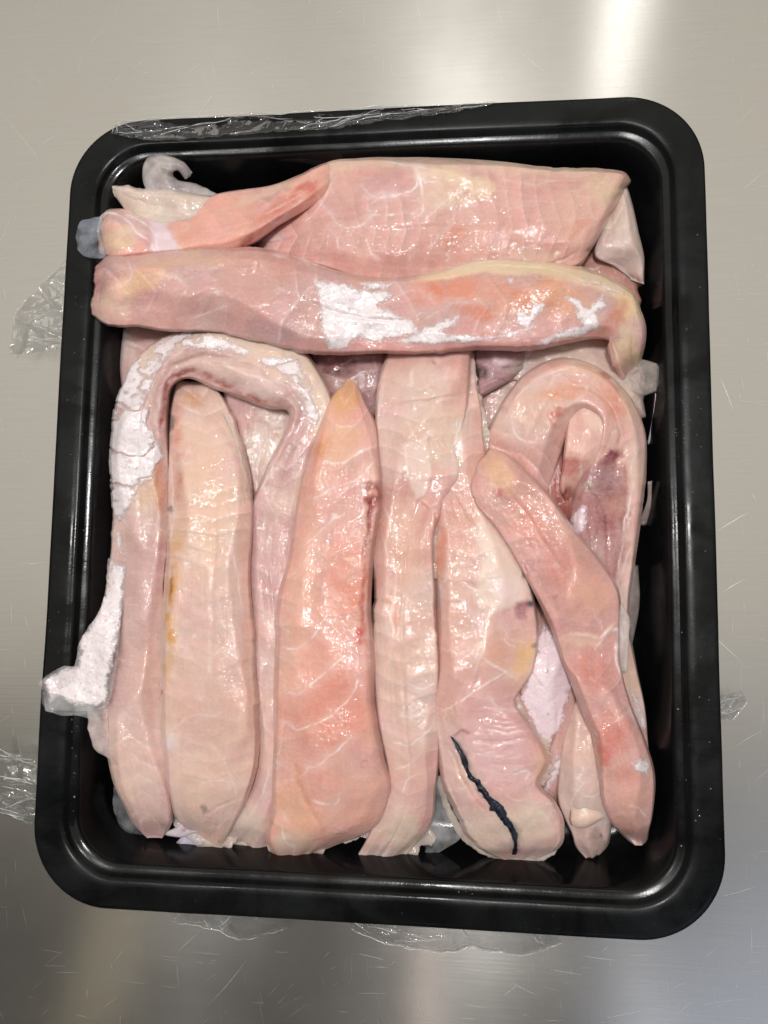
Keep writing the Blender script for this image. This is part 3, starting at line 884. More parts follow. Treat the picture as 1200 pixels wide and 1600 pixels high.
# ---- second row
FE = Fillet("fish_fillet", "long pink fillet lying across the tray with a big white skin patch in its middle", "fish fillet",
    [(150, 420, 142, 490, 33, 9), (166, 405, 162, 506, 32, 17), (205, 397, 210, 512, 31, 20), (260, 391, 260, 520, 31, 21), (330, 390, 330, 519, 31, 21), (400, 392, 400, 532, 31, 21), (470, 404, 475, 550, 31, 21), (545, 428, 548, 553, 31, 20), (620, 436, 610, 551, 31, 19), (690, 426, 680, 549, 31, 20), (750, 411, 745, 544, 31, 21), (820, 409, 825, 543, 31, 21), (890, 416, 890, 532, 31, 20), (950, 436, 930, 526, 31, 18), (985, 458, 952, 528, 32, 15), (1003, 500, 953, 540, 32, 12), (1005, 545, 963, 570, 30, 9), (1000, 575, 974, 596, 28, 4)],
    'rose', 'mauve', cap=(.04, .05), rag=3.0, exp=.68, seed=21, lump=.8,
    ops=[BL(215, 440, 60, 22, -25, (232, 192, 152), .7, .3), BL(170, 480, 40, 26, 0, (222, 192, 172), .6), BL(300, 405, 100, 14, 0, (222, 184, 158), .6), BL(360, 470, 130, 36, 5, (208, 158, 150), .55), BL(420, 420, 80, 20, 10, (204, 146, 132), .5),
         BL(690, 452, 60, 28, -10, (226, 140, 112), .7), BL(760, 450, 60, 26, 0, (226, 150, 122), .5), BL(820, 476, 90, 30, 0, (222, 160, 130), .5), BL(740, 490, 40, 14, 10, (210, 116, 84), .6), BL(815, 465, 20, 12, 0, (212, 128, 88), .6),
         BL(880, 460, 60, 28, 20, (220, 160, 118), .6), ('patch', [(630, 425), (740, 400), (860, 402), (930, 420), (1000, 460), (1006, 500), (980, 470), (900, 440), (840, 428), (740, 428), (660, 440)], (230, 208, 170), .75, 6, 5, .3),
         BL(985, 480, 26, 30, 30, (226, 196, 150), .7), BL(980, 545, 20, 40, -20, (224, 200, 166), .8), BL(960, 500, 14, 40, 40, (206, 130, 104), .6, -.5),
         BL(600, 542, 240, 9, 0, (220, 158, 152), .6), BL(570, 432, 40, 14, 10, (204, 158, 140), .6),
         LN([(300, 495), (330, 488), (360, 478)], 3, .5), LN([(310, 470), (335, 458), (345, 465)], 2.5, .6), LN([(270, 430), (290, 445)], 2.5, .5), LN([(200, 407), (206, 430), (165, 455)], 3, .6), LN([(600, 470), (650, 455), (690, 480)], 3, .4),
         LN([(455, 395), (480, 410), (500, 418)], 7, .9, (244, 228, 222), .3), LN([(640, 440), (700, 432), (745, 425)], 4, .6, (236, 210, 170)), LN([(745, 418), (800, 415), (860, 420), (920, 440)], 3, .7, (244, 222, 180), .3),
         LN([(760, 510), (790, 520), (840, 510)], 4, .6), LN([(880, 510), (870, 535), (840, 542)], 3, .5), LN([(952, 530), (965, 560), (974, 592)], 5, .7, (240, 224, 196), .3), LN([(985, 520), (985, 575)], 4, .5, (190, 150, 110)),
         LN([(660, 500), (700, 478), (760, 470)], 2.5, .45), BL(435, 480, 18, 14, 0, (222, 184, 184), .5)])
FE.skin([(492, 443), (540, 440), (560, 450), (600, 452), (622, 462), (590, 475), (640, 500), (655, 520), (600, 535), (560, 530), (545, 546), (512, 547), (500, 505)], rag=5, holes=0, seed=31)
FE.skin([(560, 442), (600, 440), (620, 444), (600, 452), (575, 452)], rag=3, seed=32)
FE.skin([(640, 522), (690, 500), (718, 494), (712, 508), (690, 520), (760, 525), (820, 514), (800, 528), (700, 538), (650, 540), (600, 536)], rag=4, holes=0, seed=33)
FE.skin([(800, 490), (818, 480), (826, 488), (838, 470), (852, 476), (838, 500), (830, 512), (810, 508)], rag=4, seed=34)
FE.skin([(880, 460), (905, 466), (920, 480), (942, 458), (948, 478), (930, 490), (940, 510), (915, 524), (880, 530), (838, 542), (832, 536), (880, 514), (905, 505), (898, 480), (882, 470)], rag=3.5, holes=0, seed=35)
FE.skin([(908, 434), (940, 440), (938, 446), (912, 442)], rag=2.5, seed=36)
FE.skin([(942, 446), (978, 456), (976, 462), (946, 456)], rag=2.5, seed=37)
FE.skin([(982, 468), (998, 480), (1000, 505), (994, 500), (992, 485)], rag=2.5, seed=38)
FE.skin([(790, 434), (802, 434), (803, 444), (794, 444)], rag=1.5, seed=39)
Fillet("tail_tip", "translucent grey tip", None, [(996, 560, 970, 588, 27, 1), (1016, 566, 975, 600, 28, 1.2), (1030, 575, 990, 610, 28, 1.2), (1031, 610, 1008, 618, 27, .8)], (206, 196, 190), (214, 204, 196), mat=M_MEMBRANE, parent=FE.obj, depth=.3, rag=8, seed=22, lump=1.6,
    ops=[LN([(985, 600), (1010, 600), (1030, 606)], 4, .7, (228, 206, 204)), LN([(990, 575), (1020, 580)], 3, .4)])
Fillet("sinew_thread", None, None, [(1024, 612, 1029, 612, 26, .6), (1021, 640, 1026, 640, 24, .6), (1016, 670, 1022, 671, 21, .7), (1012, 690, 1017, 691, 20, .5)], (214, 194, 206), (196, 172, 190), mat=M_FLESH, parent=FE.obj, depth=.5, rag=1, seed=23)

# ---- left bent fillet
FF = Fillet("fish_fillet", "fillet bent into an arch on the left, its outer bend covered in flaky white skin", "fish fillet",
    [(232, 1309, 250, 1309, 20, 1), (212, 1290, 260, 1294, 22, 6), (192, 1255, 265, 1278, 22, 11), (168, 1190, 259, 1200, 22, 15), (157, 1110, 255, 1110, 22, 16), (162, 1000, 254, 1000, 23, 15), (172, 900, 259, 896, 23, 15), (179, 800, 265, 800, 23, 15), (176, 705, 262, 712, 23, 17), (186, 621, 262, 645, 24, 18), (224, 548, 266, 604, 25, 17), (307, 511, 293, 588, 26, 16), (400, 527, 348, 610, 26, 16), (475, 551, 420, 637, 26, 16), (512, 615, 452, 642, 26, 14), (496, 705, 414, 737, 24, 13), (476, 800, 390, 800, 22, 13), (470, 900, 388, 900, 22, 13), (462, 1000, 393, 1000, 22, 13), (456, 1130, 402, 1130, 22, 12), (446, 1235, 394, 1228, 21, 11), (428, 1300, 362, 1290, 19, 9), (410, 1328, 352, 1318, 17, 3)],
    'mauve', 'pale', cap=(.025, .025), rag=2.5, exp=.72, seed=41, lump=.7, depth=10,
    ops=[('patch', [(210, 500), (320, 490), (520, 560), (530, 650), (490, 690), (470, 600), (400, 560), (310, 538), (240, 560), (205, 640), (200, 560)], (226, 204, 184), .7, 8, 4, 0),
         BL(330, 570, 90, 22, 12, (224, 194, 182), .6, .6), BL(420, 605, 50, 18, 20, (218, 192, 188), .6, .6), LN([(256, 690), (256, 640), (262, 602), (288, 580), (345, 601), (395, 624), (446, 628)], 14, .95, (150, 60, 50), -.8), LN([(240, 700), (234, 640), (246, 592), (285, 562), (340, 556), (400, 580), (450, 606), (474, 640)], 10, .35, (190, 150, 140), -1.3), LN([(268, 606), (290, 596), (340, 614)], 3, .8, (238, 206, 200), .2),
         LN([(345, 605), (390, 628), (446, 633)], 8, .5, (206, 150, 120)), LN([(370, 596), (385, 605), (388, 590)], 3, .8), LN([(340, 562), (400, 590), (450, 600)], 3, .45), LN([(230, 635), (245, 600), (280, 572)], 5, .4, (206, 184, 176), -.6),
         BL(250, 760, 14, 46, 0, (206, 130, 96), .7), LN([(248, 730), (244, 765), (248, 795)], 5, .8, (176, 84, 46)), BL(230, 770, 26, 40, 10, (222, 190, 154), .5), BL(215, 900, 34, 90, 0, (206, 172, 166), .5), BL(225, 1080, 34, 80, 0, (210, 168, 158), .5), BL(205, 1170, 40, 60, 0, (216, 182, 170), .5), BL(235, 1250, 26, 44, 0, (220, 190, 176), .5),
         LN([(500, 570), (515, 620), (490, 690)], 4, .5, (238, 226, 212)), LN([(440, 545), (490, 575), (508, 620)], 3, .5, (240, 228, 214)), LN([(450, 640), (470, 690), (475, 720)], 4, .6, (206, 176, 182)), LN([(445, 645), (420, 735), (396, 790)], 4, .7, (240, 228, 222)),
         LN([(460, 720), (452, 780), (460, 830)], 6, .4, (196, 164, 176)), LN([(420, 760), (405, 850), (400, 950)], 3, .4), LN([(440, 700), (425, 780)], 3, .35), LN([(392, 1060), (420, 1075), (440, 1070)], 2.5, .3), LN([(380, 1290), (410, 1240), (420, 1200)], 3, .5), LN([(370, 1310), (400, 1280)], 3, .5), BL(390, 1290, 30, 40, 20, (218, 200, 184), .7),
         LN([(475, 770), (462, 830)], 6, .35, (176, 160, 176))])
FF.skin([(262, 528), (300, 514), (330, 522), (372, 536), (400, 546), (402, 562), (370, 552), (330, 545), (290, 545), (262, 560), (244, 585), (233, 625), (232, 665), (247, 695), (256, 712), (240, 745), (222, 760), (205, 795), (198, 805), (214, 808), (186, 815), (170, 790), (166, 700), (176, 620), (205, 572)], rag=5, seed=51, lift=.5, cracks=.7)
FF.skin([(405, 556), (430, 555), (465, 562), (478, 582), (486, 610), (500, 650), (494, 672), (480, 655), (474, 625), (452, 592), (425, 578), (408, 572)], rag=4, seed=52, lift=.5, cracks=.7)
FF.skin([(178, 830), (192, 826), (190, 860), (205, 862), (198, 870), (186, 865)], rag=3, seed=53)
FL = Fillet("skin_flap", "ragged white skin flap draped over the tray rim", None,
    [(172, 872, 200, 880, 35, .5), (166, 920, 196, 925, 36, .5), (147, 958, 192, 965, 37.5, .5), (122, 1000, 187, 1008, 38.7, .6), (116, 1040, 178, 1048, 38.9, .6), (100, 1040, 166, 1100, 38.9, .6), (76, 1050, 122, 1113, 38.8, .5), (64, 1060, 76, 1114, 38.6, .4)], (216, 208, 206), (206, 198, 196), mat=M_MEMBRANE, parent=FF.obj, depth=.12, rag=7, seed=42, lump=1.3, fine=.1, res=.4, flake=0)
FL.skin([(174, 876), (198, 884), (194, 926), (188, 980), (175, 1038), (165, 1097), (140, 1104), (119, 1107), (95, 1090), (77, 1104), (68, 1060), (102, 1044), (123, 1042), (125, 1000), (150, 960), (167, 922)], rag=4, holes=0, seed=54, lift=.2)
Fillet("clear_membrane", None, None, [(66, 1080, 72, 1112, 39.5, .6), (90, 1085, 95, 1118, 39.5, .8), (120, 1095, 122, 1118, 39.5, .8), (150, 1095, 160, 1130, 38, .8)], (196, 200, 202), (206, 206, 204), mat=M_MEMBRANE, parent=FF.obj, depth=.5, rag=5, seed=43)
Fillet("torn_edge", None, None, [(136, 1105, 170, 1100, 35, 1.2), (138, 1140, 172, 1145, 35, 1.5), (150, 1170, 178, 1165, 34, 1.5), (165, 1180, 182, 1190, 33, 1)], (212, 192, 188), (224, 208, 204), mat=M_THIN, parent=FF.obj, depth=1, rag=6, seed=44)
Fillet("clear_membrane", None, None, [(176, 1235, 190, 1225, 16, 1), (178, 1275, 205, 1265, 15, 1.5), (195, 1302, 225, 1292, 14, 1.5), (230, 1306, 250, 1303, 14, 1)], (150, 158, 164), (170, 172, 174), mat=M_MEMBRANE, parent=FF.obj, depth=.2, rag=9, seed=45)

FG = Fillet("fish_fillet", "straight creamy fillet lying inside the arch, yellow and bloodshot along its left edge", "fish fillet",
    [(276, 596, 334, 598, 25, 5), (264, 648, 360, 642, 25, 10), (262, 702, 378, 700, 25, 14), (265, 790, 391, 780, 25, 17), (258, 900, 388, 900, 25, 19), (250, 1000, 397, 1010, 25, 19), (251, 1080, 405, 1100, 25, 19), (256, 1180, 404, 1180, 24, 18), (263, 1240, 388, 1242, 23, 15), (280, 1286, 366, 1290, 21, 9), (308, 1313, 346, 1320, 19, 3)],
    'pale', (226, 188, 172), cap=(.04, .05), rag=2.5, exp=.66, seed=61, lump=.7,
    ops=[BL(320, 780, 46, 140, 0, (232, 198, 172), .5), BL(330, 1080, 60, 110, 0, (220, 182, 168), .6), BL(310, 1220, 50, 60, 0, (222, 192, 176), .6), BL(385, 950, 12, 160, 0, (226, 172, 152), .5),
         LN([(280, 620), (277, 720), (281, 800)], 20, .9, (204, 138, 116)), LN([(279, 800), (272, 900), (266, 1030)], 24, .75, (224, 176, 116)), LN([(268, 640), (266, 700), (270, 800), (265, 860)], 4, .8, (240, 220, 218), .2), BL(268, 660, 8, 12, 0, (92, 80, 72), .7), BL(266, 800, 5, 8, 0, (92, 80, 72), .6), LN([(275, 850), (269, 930), (264, 1010)], 15, .9, (206, 148, 76)), LN([(271, 880), (266, 940)], 6, .85, (150, 96, 40)), LN([(262, 870), (258, 900)], 4, .8, WHITE, .3),
         BL(251, 1080, 6, 6, 0, (186, 52, 40), .85), BL(262, 1040, 8, 34, 0, (206, 168, 110), .5),
         LN([(345, 640), (368, 690), (384, 750), (388, 780)], 6, .8, (150, 128, 112)), LN([(350, 640), (372, 700), (386, 760)], 3, .8, (236, 226, 216), .2), LN([(325, 640), (350, 670), (368, 720)], 5, .5, (236, 212, 176)),
         LN([(355, 830), (372, 890), (378, 960)], 4, .6), LN([(310, 860), (330, 900), (345, 960)], 2.5, .35), LN([(345, 780), (368, 840)], 2.5, .4), LN([(370, 1010), (330, 1030), (325, 1060)], 2.5, .45), LN([(280, 1010), (265, 1005)], 3, .5), LN([(300, 1000), (305, 990)], 7, .8),
         LN([(260, 1150), (300, 1120), (350, 1120)], 2.5, .35), LN([(330, 1160), (355, 1200), (370, 1250)], 3, .4), LN([(290, 1240), (330, 1220), (370, 1225)], 3, .35), LN([(310, 1280), (340, 1260), (370, 1250)], 4, .4, (196, 176, 164), -.5), LN([(320, 1290), (345, 1290), (362, 1270)], 4, .4), BL(318, 1262, 8, 6, 0, (132, 118, 104), .7), BL(270, 1165, 16, 14, 0, (222, 206, 208), .6, .5),
         BL(300, 625, 24, 16, 10, (206, 150, 108), .6)])
FS = Fillet("fin_scrap", "small white and bluish fin scrap with red streak", None, [(254, 1300, 262, 1306, 19, 1.2), (276, 1292, 285, 1308, 20, 2), (290, 1275, 312, 1300, 20, 2.5), (296, 1272, 325, 1300, 20, 2)], (228, 220, 220), (210, 200, 206), parent=FG.obj, seed=62, depth=1, rag=2, ops=[LN([(285, 1300), (300, 1280)], 5, .85, (150, 50, 44))])
Fillet("fin_scrap", None, None, [(266, 1325, 285, 1327, 17, 1), (285, 1305, 305, 1325, 18, 2), (305, 1298, 325, 1312, 19, 2)], (176, 176, 196), (196, 192, 206), parent=FG.obj, seed=63, depth=1, rag=2, ops=[LN([(270, 1322), (285, 1315)], 6, .7, (120, 50, 60))])

# ---- pointed middle fillet
FI = Fillet("fish_fillet", "pointed salmon-pink fillet in the middle with pale chevron lines", "fish fillet",
    [(544, 592, 556, 594, 33, 3), (519, 617, 566, 622, 30, 10), (500, 662, 586, 660, 29, 15), (478, 726, 594, 716, 28, 19), (460, 808, 595, 800, 27, 21), (446, 895, 583, 890, 27, 22), (435, 960, 580, 960, 27, 22), (430, 1030, 582, 1030, 27, 22), (428, 1107, 589, 1090, 26, 21), (431, 1190, 597, 1180, 26, 20), (426, 1270, 608, 1245, 24, 17), (418, 1316, 575, 1300, 22, 11), (440, 1344, 512, 1326, 20, 3)],
    'salmon', 'pink', cap=(.06, .05), rag=2.5, exp=.66, seed=71, lump=.7,
    ops=[BL(540, 620, 24, 30, 10, (226, 172, 118), .75), BL(530, 690, 34, 46, 15, (230, 182, 148), .7), BL(500, 700, 12, 20, 20, (214, 142, 88), .6), BL(500, 1000, 40, 120, 0, (236, 172, 152), .4), BL(545, 900, 40, 90, 0, (234, 154, 132), .5), BL(530, 1110, 50, 60, 0, (224, 138, 120), .6), BL(480, 1130, 40, 50, 0, (222, 146, 128), .45), BL(470, 950, 26, 140, 6, (236, 190, 168), .55),
         BL(460, 1270, 34, 60, -20, (224, 176, 146), .7), BL(560, 1250, 46, 50, 0, (228, 172, 156), .6), BL(455, 1320, 36, 20, 0, (226, 200, 178), .7), LN([(455, 1180), (480, 1250), (505, 1310)], 10, .5, (206, 140, 104), -.8),
         BL(582, 772, 13, 26, 0, (150, 44, 36), .9, -.4), LN([(588, 755), (580, 810), (572, 870)], 10, .95, (150, 48, 38), -.6), LN([(573, 840), (567, 930), (571, 1010)], 9, .7, (202, 104, 86), -.4), BL(562, 992, 7, 16, 10, (196, 56, 40), .8), BL(555, 935, 10, 26, 0, (216, 128, 86), .4), BL(580, 768, 8, 8, 0, (226, 168, 152), .8, .5),
         LN([(520, 663), (540, 667), (560, 662)], 2.6, .75), LN([(498, 716), (520, 724), (550, 716), (572, 700)], 3, .8), LN([(490, 780), (520, 764), (555, 750), (585, 720)], 3, .8), LN([(470, 860), (500, 830), (540, 800)], 2.5, .45), LN([(455, 900), (480, 870)], 2.5, .45), LN([(540, 845), (560, 825)], 2, .35),
         LN([(440, 1010), (460, 1014), (490, 995), (508, 965)], 3.5, .8), LN([(438, 1080), (470, 1082), (485, 1070), (545, 1020)], 3.5, .75), LN([(445, 1130), (465, 1143), (480, 1138), (550, 1085), (565, 1050)], 3.6, .85), LN([(468, 1195), (490, 1198), (515, 1182), (560, 1140)], 4, .9), LN([(490, 1250), (510, 1255), (527, 1254), (528, 1240)], 4, .9), LN([(440, 1290), (445, 1310), (460, 1330)], 4, .7), LN([(435, 960), (445, 985), (455, 990)], 2.5, .4),
         LN([(545, 960), (540, 968)], 4, .9), BL(524, 808, 6, 5, 0, (246, 226, 222), .7, .5), LN([(440, 1265), (450, 1290)], 3, .4)])

# ---- wide fillet right of the middle
FJ = Fillet("fish_fillet", "narrow pale fillet between the pointed middle fillet and the torn wide one", "fish fillet",
    [(618, 530, 735, 520, 29, 9), (598, 585, 737, 585, 29, 15), (590, 640, 732, 640, 29, 17), (592, 700, 720, 700, 29, 17), (597, 745, 716, 745, 29, 17), (598, 785, 698, 785, 28, 17), (592, 830, 684, 830, 28, 17), (586, 880, 682, 880, 27, 17), (583, 930, 682, 940, 26, 17), (580, 1015, 688, 1030, 26, 17), (587, 1085, 686, 1100, 25, 17), (594, 1160, 686, 1170, 24, 17), (604, 1235, 681, 1230, 23, 15), (583, 1300, 674, 1288, 21, 10), (556, 1346, 628, 1340, 18, 3)],
    'pale', 'pink', cap=(.04, .05), rag=4.0, exp=.66, seed=81, lump=.8,
    ops=[BL(660, 600, 60, 44, 0, (222, 196, 184), .6), BL(680, 680, 60, 60, 0, (226, 194, 172), .55), BL(630, 850, 36, 90, 0, (230, 188, 166), .6), BL(640, 1000, 40, 80, 0, (228, 184, 166), .5), BL(640, 1180, 36, 70, 0, (226, 190, 176), .5), BL(630, 1300, 36, 40, 0, (226, 206, 186), .75), BL(615, 960, 12, 60, 0, (226, 164, 140), .5),
         LN([(590, 640), (620, 632), (680, 625), (740, 615)], 6, .5, (204, 176, 162), -.9), LN([(594, 646), (590, 620), (600, 580)], 3, .6), LN([(600, 600), (596, 640)], 3, .4),
         ('patch', [(628, 695), (668, 682), (672, 720), (676, 738), (664, 775), (652, 780), (636, 745)], (236, 212, 202), .85, 3, 4, .5), LN([(633, 657), (640, 660), (648, 685)], 8, .8, (236, 214, 204), .3), LN([(643, 580), (645, 598), (640, 600)], 6, .8, (238, 220, 212), .3), LN([(645, 618), (645, 650)], 3, .6), BL(680, 565, 6, 3, 0, (180, 130, 118), .7),
         LN([(720, 655), (712, 690), (724, 720), (718, 680)], 4, .6), LN([(700, 570), (695, 600)], 3, .4), LN([(652, 780), (665, 790), (680, 800), (679, 850)], 4, .8, (206, 140, 112), -.8), LN([(655, 778), (676, 796), (678, 830)], 3, .7, (240, 212, 196), .3), LN([(598, 790), (612, 820), (622, 850)], 3.5, .6), LN([(597, 830), (604, 870), (596, 940)], 4, .5), LN([(612, 870), (618, 920), (608, 980)], 5, .6), LN([(660, 590), (690, 640), (700, 690)], 4, .25),
         LN([(605, 950), (614, 990), (606, 1040)], 4, .55), LN([(640, 1015), (660, 1025), (678, 1020)], 2.5, .4), LN([(636, 1068), (660, 1076), (680, 1066)], 3.5, .75), LN([(622, 1118), (645, 1122), (680, 1100)], 3.5, .75), LN([(614, 1160), (640, 1164), (676, 1130)], 3.5, .8), LN([(618, 1200), (640, 1196), (660, 1180)], 3.5, .7), LN([(628, 1240), (632, 1225), (650, 1210)], 3.5, .6), LN([(575, 1345), (600, 1320), (625, 1310)], 4, .5), LN([(588, 1345), (612, 1325)], 3, .6), LN([(605, 1345), (625, 1325)], 3, .5), BL(600, 1310, 16, 8, -30, (206, 176, 150), .6, -.4)])
Fillet("clear_membrane", None, None, [(672, 1225, 688, 1215, 20, 1), (668, 1260, 706, 1252, 19, 1.2), (662, 1300, 720, 1295, 18, 1.2), (655, 1325, 718, 1312, 17, 1), (660, 1344, 690, 1330, 16, .7)], (216, 220, 224), (226, 228, 230), mat=M_MEMBRANE, parent=FJ.obj, depth=.3, rag=8, seed=82, lump=1,
    ops=[LN([(680, 1280), (700, 1285), (718, 1300)], 3, .8), LN([(664, 1340), (676, 1332), (690, 1330)], 5, .8), LN([(680, 1245), (690, 1270)], 3, .5), BL(672, 1335, 14, 8, -20, (226, 232, 240), .8)])

